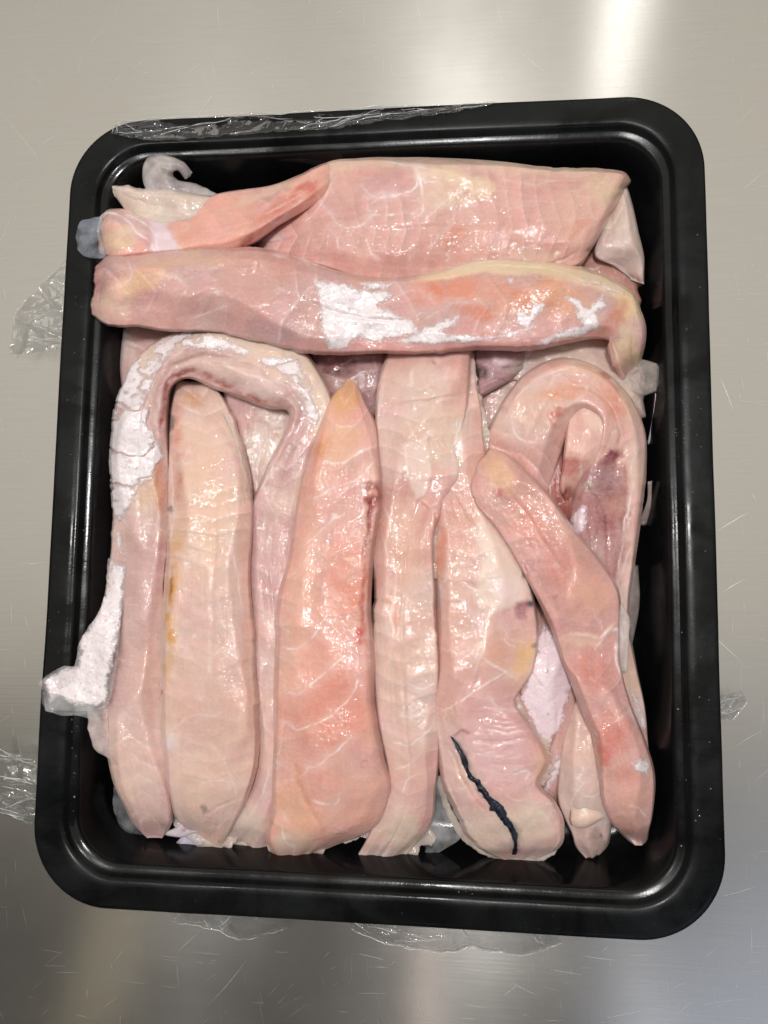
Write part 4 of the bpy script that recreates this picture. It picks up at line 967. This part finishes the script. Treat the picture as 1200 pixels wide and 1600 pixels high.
# ---- torn fillet with the dark strip
FK = Fillet("fish_fillet", "wide torn fillet right of the middle with a dark blue-black strip at its lower end", "fish fillet",
    [(650, 550, 736, 545, 26, 8), (650, 600, 740, 600, 27, 13), (655, 650, 752, 650, 27, 15), (660, 705, 757, 705, 27, 16), (666, 750, 762, 750, 27, 16), (672, 790, 770, 785, 27, 17), (676, 825, 786, 820, 27, 18), (678, 870, 806, 860, 28, 18), (681, 935, 830, 930, 27, 19), (683, 1000, 839, 995, 27, 19), (684, 1060, 830, 1055, 27, 19), (682, 1105, 808, 1095, 27, 18), (683, 1150, 832, 1138, 26, 17), (686, 1195, 856, 1190, 25, 17), (692, 1230, 842, 1225, 24, 17), (706, 1262, 866, 1252, 23, 16), (724, 1300, 881, 1292, 22, 13), (765, 1336, 866, 1332, 20, 7), (795, 1350, 835, 1346, 18, 2)],
    'pale', 'pink', cap=(.03, .05), rag=4.0, exp=.62, seed=91, lump=.9,
    ops=[BL(660, 600, 60, 44, 0, (222, 196, 184), .6), BL(680, 680, 60, 60, 0, (226, 194, 172), .55), BL(630, 850, 36, 90, 0, (230, 188, 166), .6), BL(640, 1000, 40, 80, 0, (228, 184, 166), .5), BL(640, 1180, 36, 70, 0, (226, 190, 176), .5), BL(630, 1300, 36, 40, 0, (226, 206, 186), .75), BL(615, 960, 12, 60, 0, (226, 164, 140), .5),
         LN([(590, 640), (620, 632), (680, 625), (740, 615)], 6, .5, (204, 176, 162), -.9), LN([(594, 646), (590, 620), (600, 580)], 3, .6), LN([(600, 600), (596, 640)], 3, .4),
         ('patch', [(628, 695), (668, 682), (672, 720), (676, 738), (664, 775), (652, 780), (636, 745)], (236, 212, 202), .85, 3, 4, .5), LN([(633, 657), (640, 660), (648, 685)], 8, .8, (236, 214, 204), .3), LN([(643, 580), (645, 598), (640, 600)], 6, .8, (238, 220, 212), .3), LN([(645, 618), (645, 650)], 3, .6), BL(680, 565, 6, 3, 0, (180, 130, 118), .7),
         LN([(720, 655), (712, 690), (724, 720), (718, 680)], 4, .6), LN([(700, 570), (695, 600)], 3, .4), LN([(652, 780), (665, 790), (680, 800), (679, 850)], 4, .8, (206, 140, 112), -.8), LN([(655, 778), (676, 796), (678, 830)], 3, .7, (240, 212, 196), .3), LN([(598, 790), (612, 820), (622, 850)], 3.5, .6), LN([(597, 830), (604, 870), (596, 940)], 4, .5), LN([(612, 870), (618, 920), (608, 980)], 5, .6), LN([(660, 590), (690, 640), (700, 690)], 4, .25),
         LN([(605, 950), (614, 990), (606, 1040)], 4, .55), LN([(640, 1015), (660, 1025), (678, 1020)], 2.5, .4), LN([(636, 1068), (660, 1076), (680, 1066)], 3.5, .75), LN([(622, 1118), (645, 1122), (680, 1100)], 3.5, .75), LN([(614, 1160), (640, 1164), (676, 1130)], 3.5, .8), LN([(618, 1200), (640, 1196), (660, 1180)], 3.5, .7), LN([(628, 1240), (632, 1225), (650, 1210)], 3.5, .6), LN([(575, 1345), (600, 1320), (625, 1310)], 4, .5), LN([(588, 1345), (612, 1325)], 3, .6), LN([(605, 1345), (625, 1325)], 3, .5), BL(600, 1310, 16, 8, -30, (206, 176, 150), .6, -.4),
         BL(720, 850, 36, 80, 0, (226, 172, 152), .5), BL(690, 870, 10, 40, 0, (212, 130, 92), .6), BL(712, 980, 30, 80, 0, (230, 180, 164), .5), ('patch', [(748, 790), (775, 830), (800, 870), (825, 920), (830, 945), (790, 950), (765, 960), (745, 930), (752, 870), (742, 830)], (240, 220, 206), .8, 9, 7, .4), BL(790, 920, 30, 26, 30, (238, 216, 214), .7, .3), BL(812, 950, 12, 16, 30, (160, 100, 116), .8), BL(790, 965, 22, 16, 0, (216, 170, 172), .5),
         BL(824, 948, 7, 8, 0, (70, 88, 92), .85), BL(834, 1007, 5, 5, 0, (70, 78, 78), .8), BL(820, 890, 7, 12, 30, (70, 80, 82), .75), BL(818, 1030, 20, 40, 20, (226, 182, 128), .75), BL(770, 1020, 44, 40, 0, (226, 170, 146), .55), BL(700, 1060, 20, 30, 0, (228, 184, 172), .5),
         ('patch', [(735, 1090), (780, 1075), (812, 1100), (822, 1140), (838, 1180), (822, 1205), (828, 1220), (810, 1240), (770, 1230), (740, 1195), (718, 1150), (722, 1110)], (222, 176, 178), .6, 18, 12, .1), BL(780, 1180, 46, 50, 0, (218, 170, 174), .3), LN([(730, 1090), (771, 1092), (812, 1085)], 2.5, 0.58, (240, 216, 216), 0.3), LN([(752, 1103), (780, 1107), (807, 1100)], 2.2, 0.33, (206, 152, 158), -0.3), LN([(758, 1108), (792, 1114), (826, 1110)], 2.2, 0.39, (240, 216, 216), 0.3), LN([(751, 1120), (789, 1126), (826, 1115)], 2.7, 0.50, (206, 152, 158), -0.3), LN([(733, 1128), (774, 1129), (815, 1131)], 3.0, 0.46, (240, 216, 216), 0.3), LN([(757, 1136), (787, 1142), (818, 1138)], 2.6, 0.42, (206, 152, 158), -0.3), LN([(741, 1147), (773, 1149), (805, 1149)], 2.1, 0.31, (240, 216, 216), 0.3), LN([(736, 1156), (776, 1159), (817, 1153)], 3.2, 0.36, (206, 152, 158), -0.3), LN([(734, 1163), (777, 1165), (820, 1161)], 2.9, 0.40, (240, 216, 216), 0.3), LN([(757, 1173), (780, 1174), (803, 1170)], 2.9, 0.48, (206, 152, 158), -0.3), LN([(744, 1180), (775, 1184), (806, 1175)], 2.8, 0.57, (240, 216, 216), 0.3), LN([(763, 1194), (797, 1194), (830, 1191)], 3.2, 0.53, (206, 152, 158), -0.3), LN([(776, 1199), (798, 1205), (819, 1196)], 2.2, 0.43, (240, 216, 216), 0.3), LN([(764, 1207), (797, 1209), (830, 1201)], 2.1, 0.35, (206, 152, 158), -0.3), LN([(769, 1220), (789, 1220), (809, 1224)], 2.5, 0.36, (240, 216, 216), 0.3), LN([(765, 1224), (785, 1229), (805, 1220)], 2.0, 0.45, (206, 152, 158), -0.3), BL(830, 1290, 44, 36, 20, (226, 206, 186), .7), BL(760, 1310, 40, 30, 40, (226, 202, 184), .7), BL(848, 1195, 18, 34, 10, (228, 186, 160), .7),
         LN([(760, 1128), (800, 1132), (825, 1125)], 4, .5, (204, 146, 156), -.5), LN([(745, 1155), (790, 1160), (830, 1150)], 4, .5, (204, 146, 156), -.5), LN([(755, 1178), (800, 1185), (828, 1172)], 3.5, .5, (236, 208, 210), .3), LN([(740, 1110), (780, 1108), (815, 1112)], 3.5, .5, (236, 206, 208), .3), LN([(750, 1140), (800, 1146), (830, 1138)], 3, .6, (238, 212, 214), .3), LN([(742, 1200), (790, 1210), (825, 1205)], 3.5, .6, (238, 216, 214), .3), LN([(780, 1230), (800, 1250), (840, 1245)], 3, .5), LN([(810, 1205), (828, 1210), (818, 1220)], 4, .8),
         LN([(690, 1112), (725, 1095), (760, 1070), (790, 1050)], 3.4, .75), LN([(755, 1032), (780, 1045), (815, 1065)], 4, .8), LN([(745, 950), (760, 990), (735, 1060)], 3.5, .6), LN([(738, 970), (745, 1000), (740, 1040)], 4, .5), LN([(780, 970), (800, 1000), (825, 1005)], 3, .55), LN([(792, 985), (788, 1000), (806, 1012)], 3, .55), LN([(760, 1085), (780, 1105), (815, 1115)], 3, .6), LN([(685, 1010), (715, 1020), (735, 1015)], 2.5, .45),
         LN([(706, 1150), (722, 1142), (735, 1145)], 5, .8, (150, 66, 62)), LN([(700, 1165), (712, 1190), (735, 1235), (760, 1270)], 5, .5, (206, 150, 128), -.7), LN([(707, 1152), (720, 1180), (745, 1225), (780, 1268), (806, 1305), (805, 1335)], 13, .5, (150, 118, 112), -1.2), LN([(715, 775), (728, 800), (745, 830)], 6, .5, (206, 136, 112), -.7), LN([(722, 735), (726, 780), (735, 810)], 4, .5), LN([(700, 1220), (720, 1270), (750, 1310)], 3, .35), LN([(820, 1260), (850, 1275), (865, 1300)], 3, .5), LN([(880, 1290), (872, 1320), (850, 1335)], 5, .6, (236, 228, 220)), BL(705, 1250, 8, 30, -15, (206, 176, 166), .4)])
Fillet("dark_strip", "dark blue-black strip of belly lining", None,
    [(705.6, 1151.3, 708.4, 1152.7, 42.4, 0.6), (712.8, 1167.6, 717.2, 1165.4, 42.699999999999996, 1.0), (718.5, 1179.4, 726.5, 1176.6, 42.699999999999996, 1.2), (725.1, 1199.4, 730.9, 1196.6, 42.5, 1.2), (731.1, 1213.4, 736.9, 1210.6, 42.1, 1.2), (741.5, 1226.9, 749.5, 1221.1, 41.5, 1.4), (756.8, 1246.9, 766.2, 1241.1, 40.1, 1.6), (772.5, 1268.6, 785.5, 1261.4, 38.5, 1.6), (788.0, 1287.2, 798.0, 1282.8, 36.5, 1.6), (798.8, 1303.4, 808.2, 1300.6, 33.9, 1.5), (801.7, 1319.7, 810.3, 1318.3, 31.9, 1.4), (800.5, 1335.7, 808.5, 1334.3, 28.9, 1.0)], (30, 34, 48), (20, 22, 34), mat=M_DARK, parent=FK.obj, depth=3.0, rag=11, torn=True, seed=92, res=.35, lump=1.0, exp=.9)

# ---- skin-on strip between torn fillet and diagonal fillet
FO = Fillet("fish_fillet", "narrow piece with cracked pinkish-white skin between the torn and the diagonal fillets", "fish fillet",
    [(838, 940, 872, 945, 24, 3), (834, 985, 878, 990, 24, 9), (826, 1030, 892, 1030, 25, 12), (814, 1088, 900, 1085, 24, 13), (824, 1130, 896, 1125, 23, 12), (834, 1170, 892, 1172, 21, 10), (834, 1215, 886, 1215, 19, 9), (834, 1262, 872, 1265, 17, 5)],
    (206, 164, 154), (190, 148, 142), rag=3, seed=101, exp=.8,
    ops=[LN([(870, 1110), (866, 1150), (850, 1190)], 6, .6, (132, 84, 76), -.6), LN([(845, 1180), (840, 1240)], 6, .4, (206, 176, 164))])
FO.skin([(850, 978), (862, 985), (878, 1010), (893, 1050), (890, 1090), (884, 1120), (868, 1150), (852, 1180), (842, 1150), (828, 1120), (812, 1090), (826, 1050), (836, 1005)], mat=M_SKIN_DIRTY, rag=5, seed=111, lift=.5)
FO.skin([(866, 1180), (888, 1160), (884, 1195), (866, 1220), (852, 1245), (850, 1230), (858, 1200)], mat=M_SKIN_DIRTY, rag=4, seed=112, lift=.5)
FP = Fillet("fish_fillet", "small pale fillet with a curled fold at its end beside the diagonal fillet's tip", "fish fillet",
    [(896, 1060, 945, 1070, 22, 6), (887, 1135, 952, 1140, 22, 13), (876, 1205, 958, 1205, 21, 15), (875, 1255, 958, 1255, 20, 14), (892, 1298, 952, 1295, 18, 10), (904, 1324, 944, 1324, 16, 5), (918, 1337, 932, 1337, 15, 1)],
    'pale', 'grey', rag=2, seed=121, exp=.7, ops=[LN([(905, 1180), (912, 1200), (900, 1220)], 2.5, .7), LN([(890, 1260), (905, 1230), (920, 1215)], 3, .5), LN([(905, 1275), (930, 1270), (945, 1285)], 5, .5, (150, 110, 96), -1.0), BL(935, 1310, 14, 16, 0, (150, 128, 118), .6), BL(942, 1305, 3, 3, 0, (40, 34, 30), .8), BL(915, 1150, 30, 50, 0, (222, 186, 172), .5)])
Fillet("fold", None, None, [(886, 1258, 896, 1290, 29, 2), (905, 1252, 910, 1294, 29, 4), (925, 1258, 928, 1290, 29, 4), (952, 1268, 948, 1282, 29, 1.5)], (228, 202, 184), (222, 196, 180), parent=FP.obj, seed=122, depth=4, rag=1.5, ops=[LN([(908, 1262), (918, 1275)], 3, .8)])

# ---- curled right fillet
FM = Fillet("fish_fillet", "curled fillet at the right side with purple bruised skin inside its bend", "fish fillet",
    [(768, 760, 850, 800, 22, 5), (758, 700, 858, 758, 23, 12), (770, 660, 872, 714, 24, 16), (792, 616, 886, 680, 25, 18), (828, 577, 896, 656, 26, 18), (876, 558, 906, 646, 26, 18), (928, 570, 920, 646, 26, 18), (975, 608, 936, 662, 26, 18), (1005, 665, 930, 700, 25, 17), (1008, 735, 905, 745, 24, 15), (998, 815, 888, 815, 23, 13), (988, 885, 900, 890, 22, 12), (980, 950, 920, 955, 21, 12), (992, 1035, 935, 1040, 20, 12), (1007, 1110, 950, 1110, 19, 11), (1010, 1165, 970, 1170, 18, 5)],
    'pink', 'pale', cap=(.06, .05), rag=2, exp=.7, seed=131, lump=.7, depth=10,
    ops=[BL(830, 640, 34, 40, 40, (226, 182, 160), .6), BL(880, 610, 40, 18, -10, (224, 158, 126), .7), BL(905, 580, 50, 12, 10, (224, 180, 148), .6), BL(870, 650, 14, 22, 30, (192, 96, 72), .75, -.6), BL(985, 640, 18, 40, -20, (226, 198, 176), .6), BL(990, 720, 16, 60, 0, (224, 194, 178), .7), BL(955, 625, 20, 40, -30, (214, 140, 112), .6),
         LN([(800, 640), (800, 665), (815, 688), (840, 692)], 3, .85), LN([(800, 640), (815, 610), (850, 585), (890, 575)], 2.8, .6), LN([(900, 572), (945, 585), (975, 620), (985, 660)], 4, .5, (230, 206, 168)), BL(945, 585, 12, 5, 35, (150, 80, 66), .7), LN([(940, 582), (965, 610), (978, 655)], 5, .5, (196, 120, 92)),
         ('patch', [(905, 740), (960, 710), (975, 745), (985, 800), (975, 880), (960, 930), (920, 920), (890, 850), (895, 790)], (166, 112, 114), .85, 8, 6, 0), BL(955, 715, 24, 9, -35, (132, 50, 66), .85, .3), BL(935, 745, 26, 22, 0, (166, 126, 130), .7), BL(920, 765, 16, 8, -30, (176, 172, 158), .8), BL(948, 770, 18, 14, 30, (140, 90, 100), .7), BL(945, 820, 22, 18, 30, (160, 92, 98), .7), BL(960, 790, 20, 30, 0, (206, 150, 130), .5), BL(925, 860, 20, 30, 0, (206, 184, 180), .5), BL(950, 900, 16, 40, 0, (196, 140, 132), .5),
         LN([(930, 740), (955, 755)], 3, .7, (110, 52, 62)), LN([(968, 690), (978, 770), (968, 870), (955, 930)], 9, .55, (156, 88, 78), -.3), LN([(905, 800), (925, 860), (945, 920)], 7, .6, (140, 76, 74), -.4), LN([(915, 755), (938, 790), (950, 850)], 4, .6, (110, 60, 60), -.3), LN([(935, 812), (960, 822)], 3, .7, (122, 56, 62)), LN([(930, 780), (935, 820), (925, 850)], 3, .6, (120, 56, 58), -.3), LN([(990, 760), (975, 830), (965, 900)], 4, .6), LN([(1000, 690), (985, 740), (992, 770)], 3, .5), LN([(985, 850), (965, 920)], 3.5, .6), LN([(980, 780), (985, 840)], 3, .4), BL(985, 1060, 16, 60, 0, (206, 180, 160), .6), BL(965, 960, 14, 30, 0, (214, 190, 180), .7), LN([(985, 1080), (1000, 1120)], 5, .6, (222, 208, 206))])
FM.skin([(893, 805), (905, 792), (916, 790), (918, 812), (912, 830), (900, 850), (892, 835)], mat=M_SKIN_DIRTY, rag=4, seed=141)
FM.skin([(985, 1078), (992, 1085), (1008, 1120), (1010, 1150), (1000, 1130)], rag=3, seed=142)
Fillet("fish_fillet", "lilac-pink flesh deep inside the bend of the curled right fillet", "fish fillet",
    [(820, 640, 935, 645, 20, 8), (818, 700, 930, 700, 21, 10), (835, 760, 910, 755, 22, 9), (860, 830, 905, 825, 20, 7), (880, 890, 915, 890, 16, 4)], (180, 108, 98), (160, 86, 76), seed=133, group="pieces deep in the tray", ops=[BL(850, 745, 16, 34, 25, (220, 190, 196), .7), LN([(868, 670), (850, 720), (862, 780)], 4, .5), BL(880, 800, 14, 40, 0, (150, 76, 66), .7)])
FNt = Fillet("tongue_fold", "pale inner lobe with a pointed tip", None,
    [(906, 602, 918, 605, 42, 1), (893, 638, 938, 638, 38, 5), (885, 676, 966, 666, 35, 9), (880, 728, 964, 698, 33, 9), (876, 765, 935, 735, 30, 7), (884, 790, 908, 772, 27, 2)], (226, 186, 172), (222, 174, 160), parent=FM.obj, seed=132, exp=.75, cap=(.06, .08), depth=8, rag=2,
    ops=[BL(930, 655, 20, 20, 0, (228, 198, 184), .6), BL(895, 730, 22, 22, 0, (176, 90, 82), .75), BL(888, 775, 14, 22, 0, (150, 66, 54), .85), LN([(906, 720), (908, 750), (895, 775)], 3, .6), LN([(885, 760), (880, 790)], 5, .7, (120, 52, 46), -.5), BL(935, 715, 20, 12, -35, (226, 178, 172), .6)])

# ---- diagonal fillet on top
FLd = Fillet("fish_fillet", "long rosy fillet lying diagonally over the others at lower right", "fish fillet",
    [(750, 724, 764, 704, 40, 4), (738, 752, 788, 708, 38, 8), (742, 785, 818, 732, 36, 12), (772, 822, 852, 768, 35, 16), (805, 872, 892, 822, 34, 18), (834, 925, 934, 872, 34, 19), (857, 972, 964, 925, 34, 19), (876, 1022, 966, 985, 33, 18), (893, 1064, 970, 1045, 32, 18), (907, 1110, 984, 1098, 31, 19), (928, 1158, 1006, 1155, 30, 19), (938, 1212, 1021, 1210, 28, 18), (946, 1268, 1018, 1265, 26, 15), (966, 1300, 1012, 1300, 23, 9), (982, 1314, 1008, 1315, 21, 4), (994, 1321, 1001, 1321, 20, 1)],
    'pink', 'rose', cap=(.06, .05), rag=2.0, exp=.66, seed=151, lump=.7,
    ops=[BL(780, 740, 40, 22, 40, (230, 186, 150), .7), BL(830, 820, 50, 34, 45, (218, 140, 120), .55), BL(783, 768, 7, 10, 20, (200, 86, 74), .55), BL(870, 880, 50, 34, 50, (212, 140, 128), .6), BL(920, 930, 40, 36, 50, (230, 176, 150), .6), BL(925, 1050, 30, 40, 0, (214, 134, 122), .6), BL(955, 1150, 34, 40, 20, (212, 122, 108), .65), BL(945, 1180, 12, 26, 0, (206, 100, 84), .5), BL(985, 1260, 30, 50, 0, (220, 168, 152), .7), BL(975, 1210, 36, 20, 0, (222, 152, 136), .5),
         BL(905, 1000, 40, 12, 0, (226, 190, 166), .6), LN([(880, 993), (910, 990), (935, 995), (965, 975)], 6, .75, (238, 216, 196), .4), LN([(930, 1010), (950, 990), (968, 985), (965, 1020), (970, 1060)], 7, .85, (240, 224, 224), .6), LN([(928, 962), (938, 975), (940, 985)], 2.5, .7), LN([(945, 1135), (965, 1125), (985, 1110)], 3, .6), LN([(980, 1258), (1000, 1265), (1012, 1278)], 3.5, .7), LN([(970, 1090), (985, 1110), (1002, 1140)], 6, .5, (226, 206, 202)), LN([(815, 880), (830, 920), (856, 965)], 5, .45, (200, 110, 92), -.5), LN([(975, 1305), (990, 1316)], 4, .6), LN([(925, 1140), (932, 1150)], 3, .6)])
FLd.skin([(985, 1192), (1010, 1180), (1017, 1195), (1018, 1212), (1008, 1218), (990, 1205)], rag=4, seed=161)
Fillet("clear_membrane", None, None, [(952, 935, 972, 940, 42, 1), (952, 965, 983, 962, 41, 1.5), (958, 995, 982, 995, 40, 1.5), (966, 1050, 980, 1050, 37, 1)], (216, 204, 196), (206, 190, 184), mat=M_THIN, parent=FLd.obj, depth=1, rag=4, seed=152, ops=[LN([(965, 945), (970, 975), (972, 1040)], 4, .8)])

Fillet("fish_scrap", "thin pale shred stuck to the right tray wall", "fish scrap", [(1012, 752, 1019, 752, 24, .8), (1011, 780, 1018, 782, 20, .9), (1003, 805, 1016, 808, 16, 1), (1001, 816, 1010, 822, 14, .8)], (196, 172, 168), (206, 180, 176), mat=M_THIN, depth=.6, rag=2, seed=171, res=.4)

# ---- thin torn margins where the knife or the skinning left ragged ends


def fringe(owner, rows, seed, col=(226, 208, 192), mat=None, rag=9, h=1.3):
    return Fillet("torn_edge", None, None, [(a, b, c, d, z, h) for a, b, c, d, z in rows], col, (216, 200, 190), mat=mat or M_THIN, parent=owner.obj, depth=.3, rag=rag, seed=seed, lump=1.0, fine=.3, res=.35, end_rag=(4, 6), flake=.1, torn=True)


fringe(FI, [(424, 1290, 414, 1330, 21), (450, 1300, 440, 1350, 20), (490, 1300, 492, 1340, 20), (520, 1290, 525, 1318, 21), (550, 1285, 552, 1310, 22), (585, 1270, 592, 1304, 22), (604, 1240, 614, 1250, 23)], 301, (228, 196, 178))
fringe(FJ, [(575, 1320, 548, 1342, 18), (590, 1320, 572, 1358, 17), (610, 1310, 606, 1352, 17), (635, 1300, 640, 1338, 18), (665, 1280, 680, 1306, 19)], 302, (232, 216, 196), rag=12)
fringe(FF, [(358, 1300, 346, 1318, 17), (380, 1300, 372, 1330, 16), (405, 1300, 408, 1336, 16), (425, 1290, 434, 1318, 17)], 303, (224, 210, 198), rag=12)
fringe(FG, [(275, 1265, 258, 1280, 22), (300, 1290, 290, 1305, 20), (325, 1300, 318, 1330, 18), (350, 1290, 352, 1326, 19), (380, 1250, 394, 1268, 22)], 305, (220, 204, 192), rag=10)
fringe(FK, [(690, 1210, 680, 1215, 24), (705, 1260, 696, 1268, 22), (740, 1310, 730, 1320, 19), (780, 1325, 775, 1343, 17), (830, 1330, 832, 1352, 17), (865, 1310, 875, 1324, 19), (872, 1270, 882, 1282, 21)], 306, (226, 214, 204), rag=6)
fringe(FK, [(790, 1085, 816, 1080, 33), (800, 1120, 828, 1118, 33), (825, 1160, 858, 1158, 32), (835, 1200, 864, 1198, 31), (825, 1225, 850, 1230, 30)], 307, (228, 188, 166), rag=12)
fringe(FK, [(730, 560, 742, 552, 33), (730, 600, 746, 596, 34), (738, 640, 756, 640, 34), (742, 680, 764, 680, 34), (745, 705, 762, 715, 34)], 308, (226, 200, 186), rag=11)
fringe(FJ, [(650, 772, 660, 790, 41.5), (664, 785, 680, 800, 41), (668, 820, 686, 822, 40.5), (670, 860, 686, 866, 40), (672, 900, 686, 905, 39.5)], 309, (230, 196, 176), rag=8)

# ------------------------------------------------------------------ cling film tucked round the tray
film_root = bpy.data.objects.new("cling_film", None)
COL.objects.link(film_root)
film_root["_origin"] = [0.0, 0.0, 0.0]
tag(film_root, "crumpled clear cling film tucked under and around the black tray", "cling film")


def film(rows, seed, crump=1.4, n=(60, 34), name="film_flap", ridges=14):
    """rows of (x0,y0,z0,x1,y1,z1): a creased sheet between two lines"""
    rows = np.array(rows, float)
    tk = np.linspace(0, 1, len(rows))
    K = catmull(rows, tk, np.linspace(0, 1, n[0]))
    w = np.linspace(0, 1, n[1])[None, :]
    px = K[:, [0]] * (1 - w) + K[:, [3]] * w
    py = K[:, [1]] * (1 - w) + K[:, [4]] * w
    z = K[:, [2]] * (1 - w) + K[:, [5]] * w
    XY = np.stack([px, py], -1)
    # ragged border
    e = n2(XY, 18, 3, seed) * 4
    XY = XY + np.stack([e, n2(XY, 18, 3, seed + 1) * 4], -1)
    # sharp creases: folded triangle waves in several directions
    cz = 0
    for k in range(3):
        a = 0.5 + seed * 0.7 + k * 0.62
        s = (XY[..., 0] * math.cos(a) + XY[..., 1] * math.sin(a)) / (17 + 13 * ((k * 7 + seed) % 4)) + n2(XY, 50, 2, seed + 3 + k) * 1.6
        cz = cz + np.abs((s % 2) - 1) * (0.9 ** k)
    z = z + (cz - 1.0) * crump
    lr = np.random.default_rng(seed)
    creases = []
    for k in range(ridges):                       # sharp pinched creases running out from the tuck
        i0, i1 = lr.integers(0, n[0], 2); i1 = int(np.clip(i0 + lr.normal(0, n[0] * .16), 0, n[0] - 1))
        j0, j1 = int(lr.uniform(0, .35) * n[1]), int(lr.uniform(.55, .999) * n[1])
        d, _ = seg_dist(XY, [XY[i0, j0], (XY[i0, j0] + XY[i1, j1]) / 2 + lr.normal(0, 5, 2), XY[i1, j1]])
        z = z + lr.uniform(.5, 1.5) * np.exp(-(d / 1.5))
        creases.append([(int(round(i0 + (i1 - i0) * q)), int(round(j0 + (j1 - j0) * q))) for q in np.linspace(0, 1, 14)])
    z = z + 0.9 * (np.exp(-np.arange(n[1]) / 1.5) + np.exp(-np.arange(n[1])[::-1] / 1.5))[None]
    z = np.maximum(z, 0.25)
    P = unproject(XY[..., 0], XY[..., 1], z)
    idx = np.arange(n[0] * n[1]).reshape(n)
    F = np.stack([idx[:-1, :-1], idx[1:, :-1], idx[1:, 1:], idx[:-1, 1:]], -1).reshape(-1, 4)
    # the folded hem and pinched creases, where several layers of film lie together
    border = [(i, n[1] - 1) for i in range(0, n[0], 3)]
    tv, tf = [], []
    for path in creases[::2] + [border]:
        pts = np.array([P[a_, b_] for a_, b_ in path]); pts[:, 2] += 0.0002
        tg_ = np.gradient(pts, axis=0); side = np.cross(tg_, [0, 0, 1.0]); side /= np.linalg.norm(side, axis=1, keepdims=True) + 1e-9
        base = len(tv); m_ = len(pts)
        for q, (c_, s_) in enumerate(zip(pts, side)):
            r_ = 0.00016 * (0.35 + 0.65 * math.sin(math.pi * q / max(m_ - 1, 1))) * lr.uniform(.6, 1.3)
            for dx, dz in ((1, 0), (0, 1), (-1, 0), (0, -1)):
                tv.append(c_ + s_ * r_ * dx + np.array([0, 0, r_ * dz]))
        for q in range(m_ - 1):
            for w_ in range(4):
                tf.append((base + 4 * q + w_, base + 4 * q + (w_ + 1) % 4, base + 4 * q + 4 + (w_ + 1) % 4, base + 4 * q + 4 + w_))
    new_mesh_object("film_crease", np.array(tv), tf, M_CREASE, parent=film_root)
    return new_mesh_object(name, P.reshape(-1, 3), F, M_FILM, parent=film_root, smooth=False)


film([(172, 208, 38.6, 178, 196, 38.5), (225, 218, 39.2, 205, 190, 38.6), (320, 215, 39.2, 300, 182, 37), (420, 206, 39.4, 410, 178, 37), (520, 200, 39.4, 510, 172, 36), (620, 186, 39.3, 620, 165, 36), (700, 175, 39.0, 710, 164, 37.5), (775, 162, 38.6, 770, 158, 38.3)], 3, .35, (420, 50), ridges=26)
film([(105, 405, 9, 110, 420, 9), (70, 440, 8, 115, 455, 9), (30, 478, 6, 115, 490, 9), (18, 520, 4, 118, 520, 9), (15, 556, 2, 112, 545, 8)], 5, 1.4, (130, 110))
film([(-30, 1160, 10, 60, 1190, 9), (-30, 1200, 12, 70, 1225, 9), (-30, 1245, 9, 70, 1260, 8), (-10, 1265, 5, 75, 1300, 7)], 7, 1.6, (130, 110), ridges=20)
film([(270, 1425, 9, 272, 1440, 6), (320, 1428, 9, 330, 1452, 5), (375, 1430, 9, 380, 1468, 4), (440, 1434, 9, 450, 1450, 6)], 9, .8, (160, 50), ridges=9)
film([(545, 1438, 9, 548, 1452, 5), (590, 1440, 9, 605, 1475, 4), (690, 1445, 9, 700, 1490, 3), (730, 1447, 9, 735, 1482, 4), (810, 1452, 9, 815, 1492, 3), (860, 1455, 9, 880, 1475, 5)], 11, .8, (260, 60), ridges=12)
film([(1115, 1088, 9, 1160, 1080, 6), (1115, 1105, 10, 1166, 1095, 5), (1115, 1125, 9, 1145, 1125, 5)], 13, 1.2, (70, 70), ridges=10)

# ------------------------------------------------------------------ beads of moisture on the tray
dv, df_ = [], []


def bead(pos, r):
    base = len(dv); n = 6
    for j, (rr, zz) in enumerate(((1.0, 0.0), (0.8, 0.42), (0.42, 0.66))):
        for i in range(n):
            a = 2 * math.pi * i / n + j * .5
            dv.append((pos[0] + r * rr * math.cos(a), pos[1] + r * rr * math.sin(a), pos[2] + r * zz))
    dv.append((pos[0], pos[1], pos[2] + r * .72))
    for j in range(2):
        for i in range(n):
            k = (i + 1) % n
            df_.append((base + j * n + i, base + j * n + k, base + (j + 1) * n + k, base + (j + 1) * n + i))
    for i in range(n):
        df_.append((base + 2 * n + i, base + 2 * n + (i + 1) % n, base + 3 * n))


dense = [(420, 760, 228, 236), (640, 900, 1386, 1402), (1056, 1070, 620, 720), (1040, 1060, 1120, 1250), (145, 152, 560, 700), (108, 116, 1120, 1290), (860, 985, 1385, 1395), (120, 240, 225, 300), (990, 1040, 1330, 1380), (60, 150, 400, 1100), (1060, 1110, 300, 1350)]
for k, (xa, xb, ya, yb) in enumerate(dense):
    for i in range(26 if k < 9 else 40):
        q = unproject(rng.uniform(xa, xb), rng.uniform(ya, yb), 38.0)
        ins = min(TW / 2 - abs(q[0]), TH / 2 - abs(q[1])) * 1000
        z = 38.05 if ins < 10.5 else (38 - (ins - 10.5) * 0.85 if ins < 13.2 else 35.3)
        if ins < 1 or ins > 15: continue
        q = np.array([q[0], q[1], z * .001])
        bead(q, abs(rng.normal(0.00016, 0.00009)) + 0.00008)
drops = new_mesh_object("moisture_beads", np.array(dv), df_, M_WATER, parent=tray)
tag(drops, kind="stuff")

for o in bpy.data.objects:
    if "_origin" in o: del o["_origin"]
